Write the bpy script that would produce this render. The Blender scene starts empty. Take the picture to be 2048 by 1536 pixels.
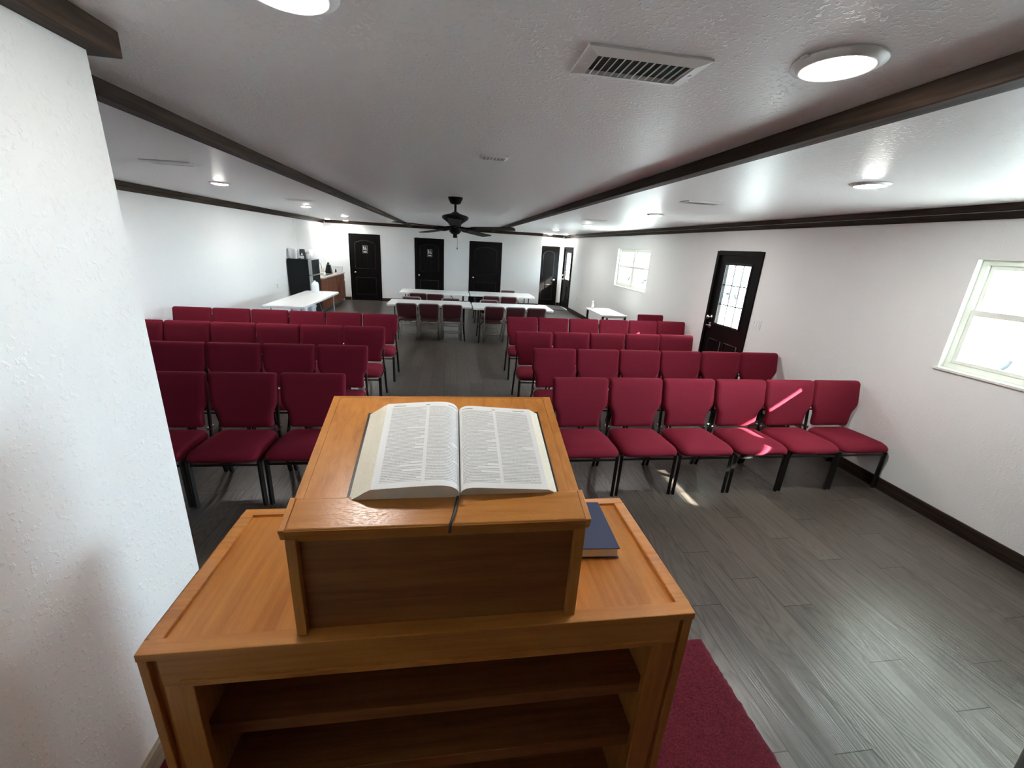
import bpy, bmesh, math, random
from mathutils import Vector, Matrix
random.seed(7)
S = bpy.context.scene
COL = S.collection
PI = math.pi

# ------------------------------------------------------------------ camera, sky, sun, exposure
CAM_H = 1.947
R0 = (0.98898, -0.13633, 0.05762); R1 = (0.01, -0.315, -0.949); R2 = (0.146, 0.939, -0.31)
def rotv(a):
    t = math.sqrt(sum(c*c for c in a)); k = [c/t for c in a]
    K = Matrix(((0, -k[2], k[1]), (k[2], 0, -k[0]), (-k[1], k[0], 0)))
    return Matrix.Identity(3) + math.sin(t)*K + (1-math.cos(t))*(K @ K)
RW = rotv((0.319413342, -0.144034688, 0.0333329953)) @ Matrix(((1, 0, 0), (0, 0, -1), (0, 1, 0)))
cam = bpy.data.cameras.new('camera'); cam.sensor_width = 36.0; cam.sensor_fit = 'HORIZONTAL'
cam.lens = 836.98/2048*36.0; cam.clip_start = 0.02; cam.clip_end = 300
camo = bpy.data.objects.new('camera', cam); COL.objects.link(camo)
m = Matrix((RW[0], -RW[1], -RW[2])).transposed().to_4x4(); m.translation = (0, 0, CAM_H)
camo.matrix_world = m
S.camera = camo

S.view_settings.view_transform = 'Standard'; S.view_settings.look = 'None'
S.view_settings.gamma = 1.0; S.view_settings.exposure = 3.2; S.view_settings.use_curve_mapping = False

W = bpy.data.worlds.new('sky'); S.world = W; W.use_nodes = True
nt = W.node_tree; bg = nt.nodes['Background']
bg.inputs['Color'].default_value = (0.72, 0.87, 1.0, 1); bg.inputs['Strength'].default_value = 6.0

SUN_DIR = Vector((-1.0, 0.80, -0.65)).normalized()
sun = bpy.data.lights.new('sun', 'SUN'); sun.energy = 12.0; sun.angle = 0.009; sun.color = (1.0, 0.95, 0.88)
suno = bpy.data.objects.new('sun', sun); COL.objects.link(suno)
suno.rotation_euler = SUN_DIR.to_track_quat('-Z', 'Y').to_euler(); suno.location = (12, -6, 9)

LAMP = 54.0          # emission strength of the ceiling lights
LAMP_CORNER = 25.0   # the small ones in the far corners
LAMP_PLATFORM = 11.5  # the two over the platform are dimmed

# ------------------------------------------------------------------ materials
def mat(name, col=(0.8, 0.8, 0.8), rough=0.5, metal=0.0, spec=0.5, emit=None, estr=0.0, sheen=0.0):
    M = bpy.data.materials.new(name); M.use_nodes = True
    b = M.node_tree.nodes['Principled BSDF']
    b.inputs['Base Color'].default_value = (*col, 1); b.inputs['Roughness'].default_value = rough
    b.inputs['Metallic'].default_value = metal; b.inputs['Specular IOR Level'].default_value = spec
    if sheen:
        b.inputs['Sheen Weight'].default_value = sheen; b.inputs['Sheen Roughness'].default_value = 0.4
    if emit:
        b.inputs['Emission Color'].default_value = (*emit, 1); b.inputs['Emission Strength'].default_value = estr
    return M
def N(M, kind, **kw):
    n = M.node_tree.nodes.new(kind)
    for k, v in kw.items():
        if k in ('operation', 'blend_type', 'data_type', 'feature', 'distance', 'noise_dimensions', 'voronoi_dimensions', 'wave_type', 'bands_direction', 'wave_profile'):
            setattr(n, k, v)
        else:
            n.inputs[k].default_value = v
    return n
def L(M, a, b): M.node_tree.links.new(a, b)
def bsdf(M): return M.node_tree.nodes['Principled BSDF']
def coords(M, scale=(1, 1, 1), which='Object'):
    t = N(M, 'ShaderNodeTexCoord'); mp = N(M, 'ShaderNodeMapping'); mp.inputs['Scale'].default_value = scale
    L(M, t.outputs[which], mp.inputs['Vector']); return mp.outputs['Vector']
def ramp(M, fac, stops):
    r = N(M, 'ShaderNodeValToRGB'); e = r.color_ramp.elements
    while len(e) < len(stops): e.new(0.5)
    for i, (p, c) in enumerate(stops):
        e[i].position = p; e[i].color = (*c, 1) if len(c) == 3 else c
    L(M, fac, r.inputs['Fac']); return r.outputs['Color']
def bump(M, h, strength=0.3, dist=0.01):
    b = N(M, 'ShaderNodeBump', Strength=strength, Distance=dist); L(M, h, b.inputs['Height'])
    L(M, b.outputs['Normal'], bsdf(M).inputs['Normal'])
def math_(M, op, a, b=None):
    n = N(M, 'ShaderNodeMath', operation=op)
    for i, x in enumerate((a, b)):
        if x is None: continue
        if isinstance(x, (int, float)): n.inputs[i].default_value = x
        else: L(M, x, n.inputs[i])
    return n.outputs[0]

def plaster(name, col, rough, strength, scale):
    M = mat(name, col, rough)
    v = coords(M)
    n1 = N(M, 'ShaderNodeTexNoise', Scale=scale, Detail=3.0, Roughness=0.55); L(M, v, n1.inputs['Vector'])
    n2 = N(M, 'ShaderNodeTexNoise', Scale=scale*0.28, Detail=2.0); L(M, v, n2.inputs['Vector'])
    blob = ramp(M, n1.outputs['Fac'], [(0.54, (0, 0, 0)), (0.62, (1, 1, 1))])
    mask = ramp(M, n2.outputs['Fac'], [(0.42, (0.15, 0.15, 0.15)), (0.60, (1, 1, 1))])
    h = math_(M, 'MULTIPLY', blob, mask)
    bump(M, h, strength, 0.005)
    return M
M_WALL = plaster('painted_plaster', (0.83, 0.835, 0.83), 0.5, 0.32, 60)
M_CEIL = plaster('ceiling_plaster', (0.86, 0.86, 0.87), 0.40, 0.55, 66)

def wood(name, dark, mid, light, axis, rough=0.38, scale=1.0, pores=True, spec=0.5):
    M = mat(name, mid, rough, spec=spec)
    sc = [70*scale, 70*scale, 70*scale]; sc[axis] = 3.5*scale
    v = coords(M, sc)
    n1 = N(M, 'ShaderNodeTexNoise', Scale=1.0, Detail=6.0, Roughness=0.6, Distortion=0.3); L(M, v, n1.inputs['Vector'])
    sc2 = [9*scale, 9*scale, 9*scale]; sc2[axis] = 0.9*scale
    v2 = coords(M, sc2)
    n2 = N(M, 'ShaderNodeTexNoise', Scale=1.0, Detail=3.0, Distortion=0.8); L(M, v2, n2.inputs['Vector'])
    f = math_(M, 'ADD', math_(M, 'MULTIPLY', n1.outputs['Fac'], 0.55), math_(M, 'MULTIPLY', n2.outputs['Fac'], 0.45))
    c = ramp(M, f, [(0.36, dark), (0.5, mid), (0.66, light)])
    L(M, c, bsdf(M).inputs['Base Color'])
    if pores:
        sc3 = [640, 640, 640]; sc3[axis] = 120
        v3 = coords(M, sc3)
        n3 = N(M, 'ShaderNodeTexNoise', Scale=1.0, Detail=2.0); L(M, v3, n3.inputs['Vector'])
        h = ramp(M, n3.outputs['Fac'], [(0.36, (0, 0, 0)), (0.46, (1, 1, 1))])
        bump(M, h, 0.28, 0.0012)
    return M
OAK = [wood('oak_grain_%s' % 'xyz'[a], (0.43, 0.150, 0.024), (0.56, 0.218, 0.042), (0.64, 0.270, 0.062), a, 0.28) for a in range(3)]
OAK_SHADED = wood('oak_shaded', (0.20, 0.070, 0.015), (0.29, 0.105, 0.024), (0.34, 0.135, 0.034), 0, 0.45)  # the same oak, darkened to carry the shade of shelves and desk front
BEAM = wood('dark_beam_wood', (0.015, 0.009, 0.007), (0.036, 0.023, 0.016), (0.085, 0.055, 0.038), 1, 0.6, 0.6, False, 0.15)
BEAM_X = wood('dark_trim_wood', (0.018, 0.011, 0.008), (0.042, 0.026, 0.018), (0.07, 0.045, 0.03), 0, 0.6, 0.6, False, 0.15)
CHERRY = wood('cabinet_cherry', (0.10, 0.028, 0.014), (0.20, 0.065, 0.032), (0.29, 0.105, 0.055), 2, 0.35, 0.8, False)

def planks():
    M = mat('grey_plank_floor', (0.1, 0.09, 0.08), 0.3)
    PW, PL = 0.188, 1.22
    tc = N(M, 'ShaderNodeTexCoord'); sep = N(M, 'ShaderNodeSeparateXYZ'); L(M, tc.outputs['Object'], sep.inputs[0])
    x = math_(M, 'DIVIDE', math_(M, 'ADD', sep.outputs[0], 0.082 + 10*PW), PW)
    row = math_(M, 'FLOOR', x); fx = math_(M, 'FRACT', x)
    wn = N(M, 'ShaderNodeTexWhiteNoise', noise_dimensions='1D'); L(M, row, wn.inputs['W'])
    y = math_(M, 'ADD', math_(M, 'DIVIDE', math_(M, 'ADD', sep.outputs[1], 20.0), PL), math_(M, 'MULTIPLY', wn.outputs['Value'], 7.0))
    cell = math_(M, 'FLOOR', y); fy = math_(M, 'FRACT', y)
    cmb = N(M, 'ShaderNodeCombineXYZ'); L(M, row, cmb.inputs[0]); L(M, cell, cmb.inputs[1])
    wn2 = N(M, 'ShaderNodeTexWhiteNoise', noise_dimensions='3D'); L(M, cmb.outputs[0], wn2.inputs['Vector'])
    # grain, shifted per plank
    off = N(M, 'ShaderNodeVectorMath', operation='SCALE'); L(M, wn2.outputs['Color'], off.inputs[0]); off.inputs['Scale'].default_value = 30.0
    add = N(M, 'ShaderNodeVectorMath', operation='ADD'); L(M, tc.outputs['Object'], add.inputs[0]); L(M, off.outputs[0], add.inputs[1])
    mp = N(M, 'ShaderNodeMapping'); mp.inputs['Scale'].default_value = (60, 2.6, 1); L(M, add.outputs[0], mp.inputs['Vector'])
    n1 = N(M, 'ShaderNodeTexNoise', Scale=1.0, Detail=7.0, Roughness=0.62, Distortion=0.4); L(M, mp.outputs[0], n1.inputs['Vector'])
    mp2 = N(M, 'ShaderNodeMapping'); mp2.inputs['Scale'].default_value = (5.2, 0.55, 1); L(M, add.outputs[0], mp2.inputs['Vector'])
    n2 = N(M, 'ShaderNodeTexNoise', Scale=1.0, Detail=1.5, Distortion=0.2); L(M, mp2.outputs[0], n2.inputs['Vector'])
    rings = math_(M, 'FRACT', math_(M, 'MULTIPLY', n2.outputs['Fac'], 26.0))
    rings = math_(M, 'MULTIPLY', math_(M, 'ABSOLUTE', math_(M, 'SUBTRACT', rings, 0.5)), 2.0)
    rings = math_(M, 'POWER', rings, 0.45)
    f = math_(M, 'ADD', math_(M, 'MULTIPLY', n1.outputs['Fac'], 0.50), math_(M, 'MULTIPLY', rings, 0.26))
    f = math_(M, 'ADD', f, math_(M, 'MULTIPLY', wn2.outputs['Value'], 0.18))
    c = ramp(M, f, [(0.25, (0.024, 0.019, 0.016)), (0.55, (0.076, 0.062, 0.052)), (0.82, (0.128, 0.108, 0.092))])
    # joints
    ex = math_(M, 'MINIMUM', fx, math_(M, 'SUBTRACT', 1.0, fx))
    ey = math_(M, 'MINIMUM', fy, math_(M, 'SUBTRACT', 1.0, fy))
    jx = math_(M, 'LESS_THAN', ex, 0.0095); jy = math_(M, 'LESS_THAN', ey, 0.0016)
    j = math_(M, 'MAXIMUM', jx, jy)
    mix = N(M, 'ShaderNodeMix', data_type='RGBA'); L(M, j, mix.inputs['Factor']); L(M, c, mix.inputs['A'])
    mix.inputs['B'].default_value = (0.018, 0.016, 0.014, 1)
    L(M, mix.outputs['Result'], bsdf(M).inputs['Base Color'])
    h = math_(M, 'SUBTRACT', math_(M, 'ADD', math_(M, 'MULTIPLY', n1.outputs['Fac'], 0.5), math_(M, 'MULTIPLY', rings, 1.0)), math_(M, 'MULTIPLY', j, 1.6))
    bump(M, h, 0.34, 0.0016)
    L(M, math_(M, 'SUBTRACT', 0.5, math_(M, 'MULTIPLY', j, 0.28)), bsdf(M).inputs['Specular IOR Level'])
    r = math_(M, 'ADD', 0.24, math_(M, 'MULTIPLY', n1.outputs['Fac'], 0.16)); L(M, r, bsdf(M).inputs['Roughness'])
    return M
M_FLOOR = planks()

def fabric(name, a, b, scale=420, strength=0.25, sheen=0.5):
    M = mat(name, a, 0.92, spec=0.15, sheen=sheen)
    bsdf(M).inputs['Sheen Tint'].default_value = (min(1, a[0]*3.2), a[1]*3, a[2]*3, 1)
    v = coords(M)
    n = N(M, 'ShaderNodeTexNoise', Scale=scale, Detail=2.0); L(M, v, n.inputs['Vector'])
    c = ramp(M, n.outputs['Fac'], [(0.3, a), (0.7, b)]); L(M, c, bsdf(M).inputs['Base Color'])
    bump(M, n.outputs['Fac'], strength, 0.002)
    return M
M_FAB = fabric('burgundy_fabric', (0.140, 0.009, 0.022), (0.205, 0.016, 0.034), sheen=0.25)
M_CARPET = fabric('burgundy_carpet_pile', (0.062, 0.005, 0.011), (0.150, 0.014, 0.027), 150, 1.0, 0.25)
M_VINYL = mat('dark_maroon_vinyl', (0.055, 0.010, 0.014), 0.42)
M_FRAME = mat('dark_bronze_metal', (0.035, 0.034, 0.034), 0.32, 0.65)
M_STEEL = mat('grey_painted_steel', (0.36, 0.34, 0.32), 0.4, 0.35)
M_BLACK = mat('black_plastic', (0.012, 0.012, 0.013), 0.35)
M_BLACKM = mat('black_metal', (0.012, 0.012, 0.012), 0.4, 0.3)
M_FAN = mat('fan_bronze', (0.007, 0.006, 0.006), 0.45, 0.0, spec=0.12)
M_BLADE = mat('fan_blade_black', (0.007, 0.007, 0.007), 0.45, spec=0.12)
M_DOOR = mat('espresso_paint', (0.006, 0.005, 0.005), 0.32, spec=0.09)
M_MOULD_LIT = mat('espresso_moulding_lit', (0.012, 0.010, 0.009), 0.28, spec=0.3)  # lighter than the slab: light caught on raised edges, put into the colour
M_KNOB = mat('satin_nickel', (0.75, 0.74, 0.72), 0.25, 1.0)
M_VWHITE = mat('white_vinyl', (0.80, 0.82, 0.76), 0.4)
M_WHITE = mat('white_plastic', (0.82, 0.83, 0.84), 0.45)
M_TABLE = mat('white_table_plastic', (0.88, 0.90, 0.90), 0.22)
M_VENT = mat('white_enamel', (0.84, 0.84, 0.83), 0.45)
M_DARK = mat('duct_dark', (0.10, 0.10, 0.10), 0.8)
M_CHROME = mat('chrome', (0.8, 0.8, 0.8), 0.12, 1.0)
M_GREYM = mat('fridge_silver', (0.42, 0.43, 0.42), 0.38, 0.5)
M_FRIDGE = mat('fridge_black', (0.008, 0.010, 0.012), 0.45, spec=0.2)
M_COUNTER = mat('speckled_counter', (0.6, 0.57, 0.52), 0.3)
_v = coords(M_COUNTER); _n = N(M_COUNTER, 'ShaderNodeTexNoise', Scale=60.0, Detail=4.0); L(M_COUNTER, _v, _n.inputs['Vector'])
L(M_COUNTER, ramp(M_COUNTER, _n.outputs['Fac'], [(0.35, (0.32, 0.29, 0.25)), (0.6, (0.62, 0.59, 0.54))]), bsdf(M_COUNTER).inputs['Base Color'])
M_LENS = mat('glowing_lens', (0.9, 0.9, 0.9), 0.4, emit=(1.0, 0.97, 0.92), estr=LAMP)
M_LENS_DIM = mat('dimmed_lens', (0.9, 0.9, 0.9), 0.4, emit=(1.0, 0.97, 0.92), estr=LAMP_PLATFORM)
M_LENS_MID = mat('corner_lens', (0.9, 0.9, 0.9), 0.4, emit=(1.0, 0.97, 0.92), estr=LAMP_CORNER)
M_MAT = mat('grey_door_mat', (0.10, 0.10, 0.10), 0.95)
M_NAVY = mat('navy_cloth_cover', (0.030, 0.045, 0.115), 0.6)
M_COVER = mat('black_leather', (0.012, 0.011, 0.010), 0.45)
M_RIBBON = mat('black_ribbon', (0.02, 0.02, 0.022), 0.35)
M_PLAQUE = mat('dark_plaque', (0.03, 0.03, 0.03), 0.4)
M_SIGNW = mat('sign_white', (0.85, 0.85, 0.85), 0.5)
M_GOLD = mat('silver_foil', (0.5, 0.5, 0.55), 0.35, 0.8)
M_CARW = mat('car_white', (0.85, 0.85, 0.85), 0.2)
M_TYRE = mat('tyre_rubber', (0.03, 0.03, 0.03), 0.8)
M_CARGL = mat('car_glass', (0.05, 0.06, 0.07), 0.08)
M_SIDING = mat('grey_blue_siding', (0.34, 0.38, 0.42), 0.7)
M_JUG = mat('milky_plastic', (0.80, 0.84, 0.88), 0.35)
def edges_mat():
    M = mat('page_edges', (0.72, 0.66, 0.52), 0.8)
    v = coords(M, (700, 6, 700)); n = N(M, 'ShaderNodeTexNoise', Scale=1.0, Detail=2.0); L(M, v, n.inputs['Vector'])
    L(M, ramp(M, n.outputs['Fac'], [(0.3, (0.76, 0.70, 0.55)), (0.7, (0.88, 0.83, 0.70))]), bsdf(M).inputs['Base Color'])
    return M
M_PAGES = edges_mat()
M_GROUND = mat('pale_gravel', (0.55, 0.53, 0.50), 0.95)
_v = coords(M_GROUND); _n = N(M_GROUND, 'ShaderNodeTexNoise', Scale=9.0, Detail=8.0); L(M_GROUND, _v, _n.inputs['Vector'])
L(M_GROUND, ramp(M_GROUND, _n.outputs['Fac'], [(0.3, (0.30, 0.29, 0.27)), (0.7, (0.42, 0.41, 0.38))]), bsdf(M_GROUND).inputs['Base Color'])
def glass_mat():
    M = bpy.data.materials.new('window_glass'); M.use_nodes = True; t = M.node_tree
    t.nodes.remove(t.nodes['Principled BSDF'])
    tr = t.nodes.new('ShaderNodeBsdfTransparent'); tr.inputs[0].default_value = (0.93, 0.96, 0.95, 1)
    gl = t.nodes.new('ShaderNodeBsdfGlossy'); gl.inputs['Roughness'].default_value = 0.02
    lw = t.nodes.new('ShaderNodeLayerWeight'); pw = t.nodes.new('ShaderNodeMath'); pw.operation = 'POWER'; pw.inputs[1].default_value = 5.0
    fr = t.nodes.new('ShaderNodeMath'); fr.operation = 'MULTIPLY_ADD'; fr.inputs[1].default_value = 0.6; fr.inputs[2].default_value = 0.03
    t.links.new(lw.outputs['Facing'], pw.inputs[0]); t.links.new(pw.outputs[0], fr.inputs[0])
    mx = t.nodes.new('ShaderNodeMixShader')
    t.links.new(fr.outputs[0], mx.inputs[0]); t.links.new(tr.outputs[0], mx.inputs[1]); t.links.new(gl.outputs[0], mx.inputs[2])
    t.links.new(mx.outputs[0], t.nodes['Material Output'].inputs['Surface'])
    return M
M_GLASS = glass_mat()
def page_mat():
    M = mat('printed_page', (0.86, 0.86, 0.84), 0.75)
    tc = N(M, 'ShaderNodeTexCoord'); sp = N(M, 'ShaderNodeSeparateXYZ'); L(M, tc.outputs['UV'], sp.inputs[0])
    u, v = sp.outputs[0], sp.outputs[1]
    def band(s, a, b): return math_(M, 'MULTIPLY', math_(M, 'GREATER_THAN', s, a), math_(M, 'LESS_THAN', s, b))
    fu = math_(M, 'FRACT', u)
    row = math_(M, 'FLOOR', math_(M, 'MULTIPLY', v, 62.0)); fv = math_(M, 'FRACT', math_(M, 'MULTIPLY', v, 62.0))
    wr = N(M, 'ShaderNodeTexWhiteNoise', noise_dimensions='2D'); cb = N(M, 'ShaderNodeCombineXYZ'); L(M, row, cb.inputs[0])
    colid = math_(M, 'FLOOR', math_(M, 'MULTIPLY', u, 2.0)); L(M, colid, cb.inputs[1]); L(M, cb.outputs[0], wr.inputs['Vector'])
    # right end of each line: a few lines are short
    short = math_(M, 'MULTIPLY', math_(M, 'GREATER_THAN', wr.outputs['Value'], 0.86), math_(M, 'MULTIPLY', math_(M, 'SUBTRACT', wr.outputs['Value'], 0.86), 1.7))
    cA = math_(M, 'MULTIPLY', math_(M, 'GREATER_THAN', fu, 0.085), math_(M, 'LESS_THAN', fu, math_(M, 'SUBTRACT', 0.49, short)))
    cB = math_(M, 'MULTIPLY', math_(M, 'GREATER_THAN', fu, 0.53), math_(M, 'LESS_THAN', fu, math_(M, 'SUBTRACT', 0.925, short)))
    cols = math_(M, 'MAXIMUM', cA, cB)
    lines = math_(M, 'MULTIPLY', band(fv, 0.22, 0.72), band(v, 0.055, 0.94))
    cw = N(M, 'ShaderNodeCombineXYZ'); L(M, math_(M, 'MULTIPLY', u, 95.0), cw.inputs[0]); L(M, math_(M, 'MULTIPLY', row, 13.7), cw.inputs[1])
    nw = N(M, 'ShaderNodeTexNoise', Scale=1.0, Detail=2.0); L(M, cw.outputs[0], nw.inputs['Vector'])
    words = math_(M, 'GREATER_THAN', nw.outputs['Fac'], 0.36)
    cl = N(M, 'ShaderNodeCombineXYZ'); L(M, math_(M, 'MULTIPLY', u, 520.0), cl.inputs[0]); L(M, math_(M, 'MULTIPLY', v, 300.0), cl.inputs[1])
    nl = N(M, 'ShaderNodeTexNoise', Scale=1.0, Detail=1.0); L(M, cl.outputs[0], nl.inputs['Vector'])
    words = math_(M, 'MULTIPLY', words, math_(M, 'ADD', 0.35, math_(M, 'MULTIPLY', math_(M, 'GREATER_THAN', nl.outputs['Fac'], 0.47), 0.65)))
    ink = math_(M, 'MULTIPLY', math_(M, 'MULTIPLY', cols, lines), words)
    # running heads
    head = math_(M, 'MULTIPLY', band(v, 0.953, 0.965), math_(M, 'MAXIMUM', band(fu, 0.10, 0.24), math_(M, 'MAXIMUM', band(fu, 0.48, 0.53), band(fu, 0.76, 0.90))))
    ink = math_(M, 'MULTIPLY', math_(M, 'MAXIMUM', ink, head), 0.66)
    mx = N(M, 'ShaderNodeMix', data_type='RGBA'); L(M, ink, mx.inputs['Factor'])
    mx.inputs['A'].default_value = (0.88, 0.89, 0.88, 1); mx.inputs['B'].default_value = (0.10, 0.10, 0.11, 1)
    L(M, mx.outputs['Result'], bsdf(M).inputs['Base Color'])
    return M
M_PAGE = page_mat()

# ------------------------------------------------------------------ mesh helper
class MB:
    def __init__(s, f=None): s.v = []; s.f = []; s.T = f or (lambda a, b, c: (a, b, c)); s.sm = []
    def add(s, vs, fs, smooth=False):
        o = len(s.v); s.v += [s.T(*v) for v in vs]; s.f += [[i+o for i in f] for f in fs]; s.sm += [smooth]*len(fs)
        return s
    def box(s, x0, x1, y0, y1, z0, z1):
        vs = [(x, y, z) for z in (z0, z1) for y in (y0, y1) for x in (x0, x1)]
        return s.add(vs, [(0, 2, 3, 1), (4, 5, 7, 6), (0, 1, 5, 4), (2, 6, 7, 3), (0, 4, 6, 2), (1, 3, 7, 5)])
    def tube(s, pts, r, n=8, closed=False, caps=True, flat=None):
        P = [Vector(p) for p in pts]; k = len(P); vs = []; fs = []
        up = Vector((0.13, 0.21, 0.97)).normalized(); prev = None
        for i in range(k):
            a = P[(i-1) % k] if (closed or i > 0) else P[i]; b = P[(i+1) % k] if (closed or i < k-1) else P[i]
            t = (b-a).normalized()
            if prev is None:
                x = t.cross(up).normalized() if abs(t.dot(up)) < 0.98 else t.cross(Vector((1, 0, 0))).normalized()
            else: x = (prev - t*prev.dot(t)).normalized()
            prev = x; y = t.cross(x)
            rr = r[i] if isinstance(r, (list, tuple)) else r
            ry = rr*flat if flat else rr
            for j in range(n):
                a_ = 2*PI*(j+0.5)/n
                vs.append(tuple(P[i] + x*math.cos(a_)*rr + y*math.sin(a_)*ry))
        for i in range(k if closed else k-1):
            i2 = (i+1) % k
            for j in range(n): fs.append((i*n+j, i*n+(j+1) % n, i2*n+(j+1) % n, i2*n+j))
        s.add(vs, fs, n > 4)
        if caps and not closed:
            o = len(s.v)-len(vs)
            s.f.append([o+j for j in range(n)][::-1]); s.f.append([o+(k-1)*n+j for j in range(n)]); s.sm += [False]*2
        return s
    def lathe(s, prof, c=(0, 0, 0), n=24, smooth=True):
        vs = []; fs = []; k = len(prof)
        for r, z in prof:
            for j in range(n):
                a = 2*PI*j/n; vs.append((c[0]+r*math.cos(a), c[1]+r*math.sin(a), c[2]+z))
        for i in range(k-1):
            for j in range(n): fs.append((i*n+j, i*n+(j+1) % n, (i+1)*n+(j+1) % n, (i+1)*n+j))
        s.add(vs, fs, smooth); o = len(s.v)-len(vs)
        if prof[0][0] > 1e-6: s.f.append([o+j for j in range(n)][::-1]); s.sm.append(False)
        if prof[-1][0] > 1e-6: s.f.append([o+(k-1)*n+j for j in range(n)]); s.sm.append(False)
        return s
    def prism(s, poly, a0, a1, axis=0, smooth=False):
        n = len(poly)
        def mk(p, a):
            return (a, p[0], p[1]) if axis == 0 else ((p[0], a, p[1]) if axis == 1 else (p[0], p[1], a))
        vs = [mk(p, a0) for p in poly] + [mk(p, a1) for p in poly]
        fs = [(i, (i+1) % n, n+(i+1) % n, n+i) for i in range(n)]
        s.add(vs, fs, smooth); o = len(s.v)-2*n
        s.f.append([o+i for i in range(n)][::-1]); s.f.append([o+n+i for i in range(n)]); s.sm += [False]*2
        return s
    def build(s, name, material, parent=None, bevel=0, seg=2):
        me = bpy.data.meshes.new(name); me.from_pydata(s.v, [], s.f)
        for p, q in zip(me.polygons, s.sm): p.use_smooth = q
        bm = bmesh.new(); bm.from_mesh(me)
        bmesh.ops.remove_doubles(bm, verts=bm.verts, dist=1e-6)
        bmesh.ops.recalc_face_normals(bm, faces=bm.faces); bm.to_mesh(me); bm.free()
        me.materials.append(material)
        o = bpy.data.objects.new(name, me); COL.objects.link(o)
        if parent: o.parent = parent
        if bevel:
            b = o.modifiers.new('bevel', 'BEVEL'); b.width = bevel; b.segments = seg; b.limit_method = 'ANGLE'; b.angle_limit = 0.7
            b.harden_normals = False
        return o
def thing(name, label, cat, loc=(0, 0, 0), rz=0, group=None):
    o = bpy.data.objects.new(name, None); COL.objects.link(o); o.location = loc; o.rotation_euler = (0, 0, rz)
    o.empty_display_size = 0.1
    return tag(o, label, cat, group)
def tag(o, label, cat, group=None):
    o['label'] = label; o['category'] = cat
    if group: o['group'] = group
    return o
def struct(name, mb, material, bevel=0):
    o = mb.build(name, material, None, bevel); o['kind'] = 'structure'; return o
def sempty(name):
    o = bpy.data.objects.new(name, None); COL.objects.link(o); o['kind'] = 'structure'; return o
def dup(root, loc, rz, label, group=None):
    r = root.copy(); COL.objects.link(r); r.location = loc; r.rotation_euler = (0, 0, rz); r['label'] = label
    if group: r['group'] = group
    for ch in list(root.children):
        c = ch.copy(); COL.objects.link(c); c.parent = r
        for g in list(ch.children):
            d = g.copy(); COL.objects.link(d); d.parent = c
    return r
def arc(cx, cy, r, a0, a1, n=5):
    return [(cx+r*math.cos(math.radians(a0+(a1-a0)*i/n)), cy+r*math.sin(math.radians(a0+(a1-a0)*i/n))) for i in range(n+1)]

# ------------------------------------------------------------------ room shell
XL, XR, YB, YF, CEIL = -3.95, 3.95, 14.65, -1.3, 2.44
YB1, YH, XC0, XC1 = 14.58, 15.20, 0.17, 3.04
T = 0.12
struct('floor', MB().box(XL-T, XR+T, YF-T, YH+T, -0.1, 0), M_FLOOR)
struct('ceiling', MB().box(XL-T, XR+T, YF-T, YH+T, CEIL, CEIL+0.25), M_CEIL)
struct('wall_left', MB().box(XL-T, XL, YF-T, YH+T, 0, CEIL), M_WALL)
struct('wall_front', MB().box(XL, XR, YF-T, YF, 0, CEIL), wood('dark_wood_for_shade', (0.03, 0.016, 0.010), (0.06, 0.032, 0.02), (0.09, 0.05, 0.03), 2, 0.5, 0.5, False))  # unseen wall, made dark so the lectern front and carpet get less light
struct('wall_back', MB().box(XL, XC0, YB1, YH+T, 0, CEIL).box(XC0, XC1, YB, YH+T, 0, CEIL).box(XC1, XR, YH, YH+T, 0, CEIL), M_WALL)
WIN = [(1.06, 2.80, 1.21, 2.06), (8.33, 10.07, 1.21, 2.06)]
DOORS = [(5.08, 6.07, 0.0, 2.065), (13.95, 15.10, 0.0, 2.05)]
mb = MB(); segs = sorted(WIN+DOORS); y = YF
for (a, b, z0, z1) in segs:
    mb.box(XR, XR+T, y, a, 0, CEIL)
    if z0 > 0: mb.box(XR, XR+T, a, b, 0, z0)
    mb.box(XR, XR+T, a, b, z1, CEIL); y = b
mb.box(XR, XR+T, y, YH+T, 0, CEIL)
struct('wall_right', mb, M_WALL)
# short partition wall at the left of the lectern
PX, PY = -0.954, 1.46
struct('wall_partition', MB().box(PX-0.12, PX, YF, PY, 0, CEIL), M_WALL)

# trims: crowns, beams, baseboards
def crown(name, boxes, M): return struct(name, boxes, M, 0.004)
crown('trim_1', MB().box(XL, XL+0.045, YF, YB1, 2.385, CEIL).box(XL, XL+0.02, YF, YB1, 2.335, 2.385), BEAM)
crown('trim_2', MB().box(XR-0.055, XR, YF, YH, 2.392, CEIL).box(XR-0.022, XR, YF, YH, 2.335, 2.386), BEAM)
crown('trim_3', MB().box(XL+0.05, XC0+0.01, YB1-0.03, YB1, 2.35, CEIL).box(XC0+0.01, XC1, YB-0.03, YB, 2.35, CEIL).box(XC1, XR-0.06, YH-0.03, YH, 2.35, CEIL), BEAM_X)
crown('trim_4', MB().box(-1.32, -1.25, YF, YB1-0.035, 2.38, CEIL), BEAM)
crown('trim_5', MB().box(1.288, 1.36, YF, YB-0.035, 2.38, CEIL), BEAM)
crown('trim_6', MB().box(PX-0.06, -0.895, YF, 1.505, 2.376, CEIL), BEAM)
struct('baseboard_left', MB().box(XL, XL+0.015, YF, 11.1, 0, 0.11), BEAM)
bb = MB(); y = YF
for (a, b, z0, z1) in DOORS:
    bb.box(XR-0.015, XR, y, a-0.002, 0, 0.11); y = b+0.002
bb.box(XR-0.015, XR, y, YH, 0, 0.11)
struct('baseboard_right', bb, BEAM)
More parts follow.
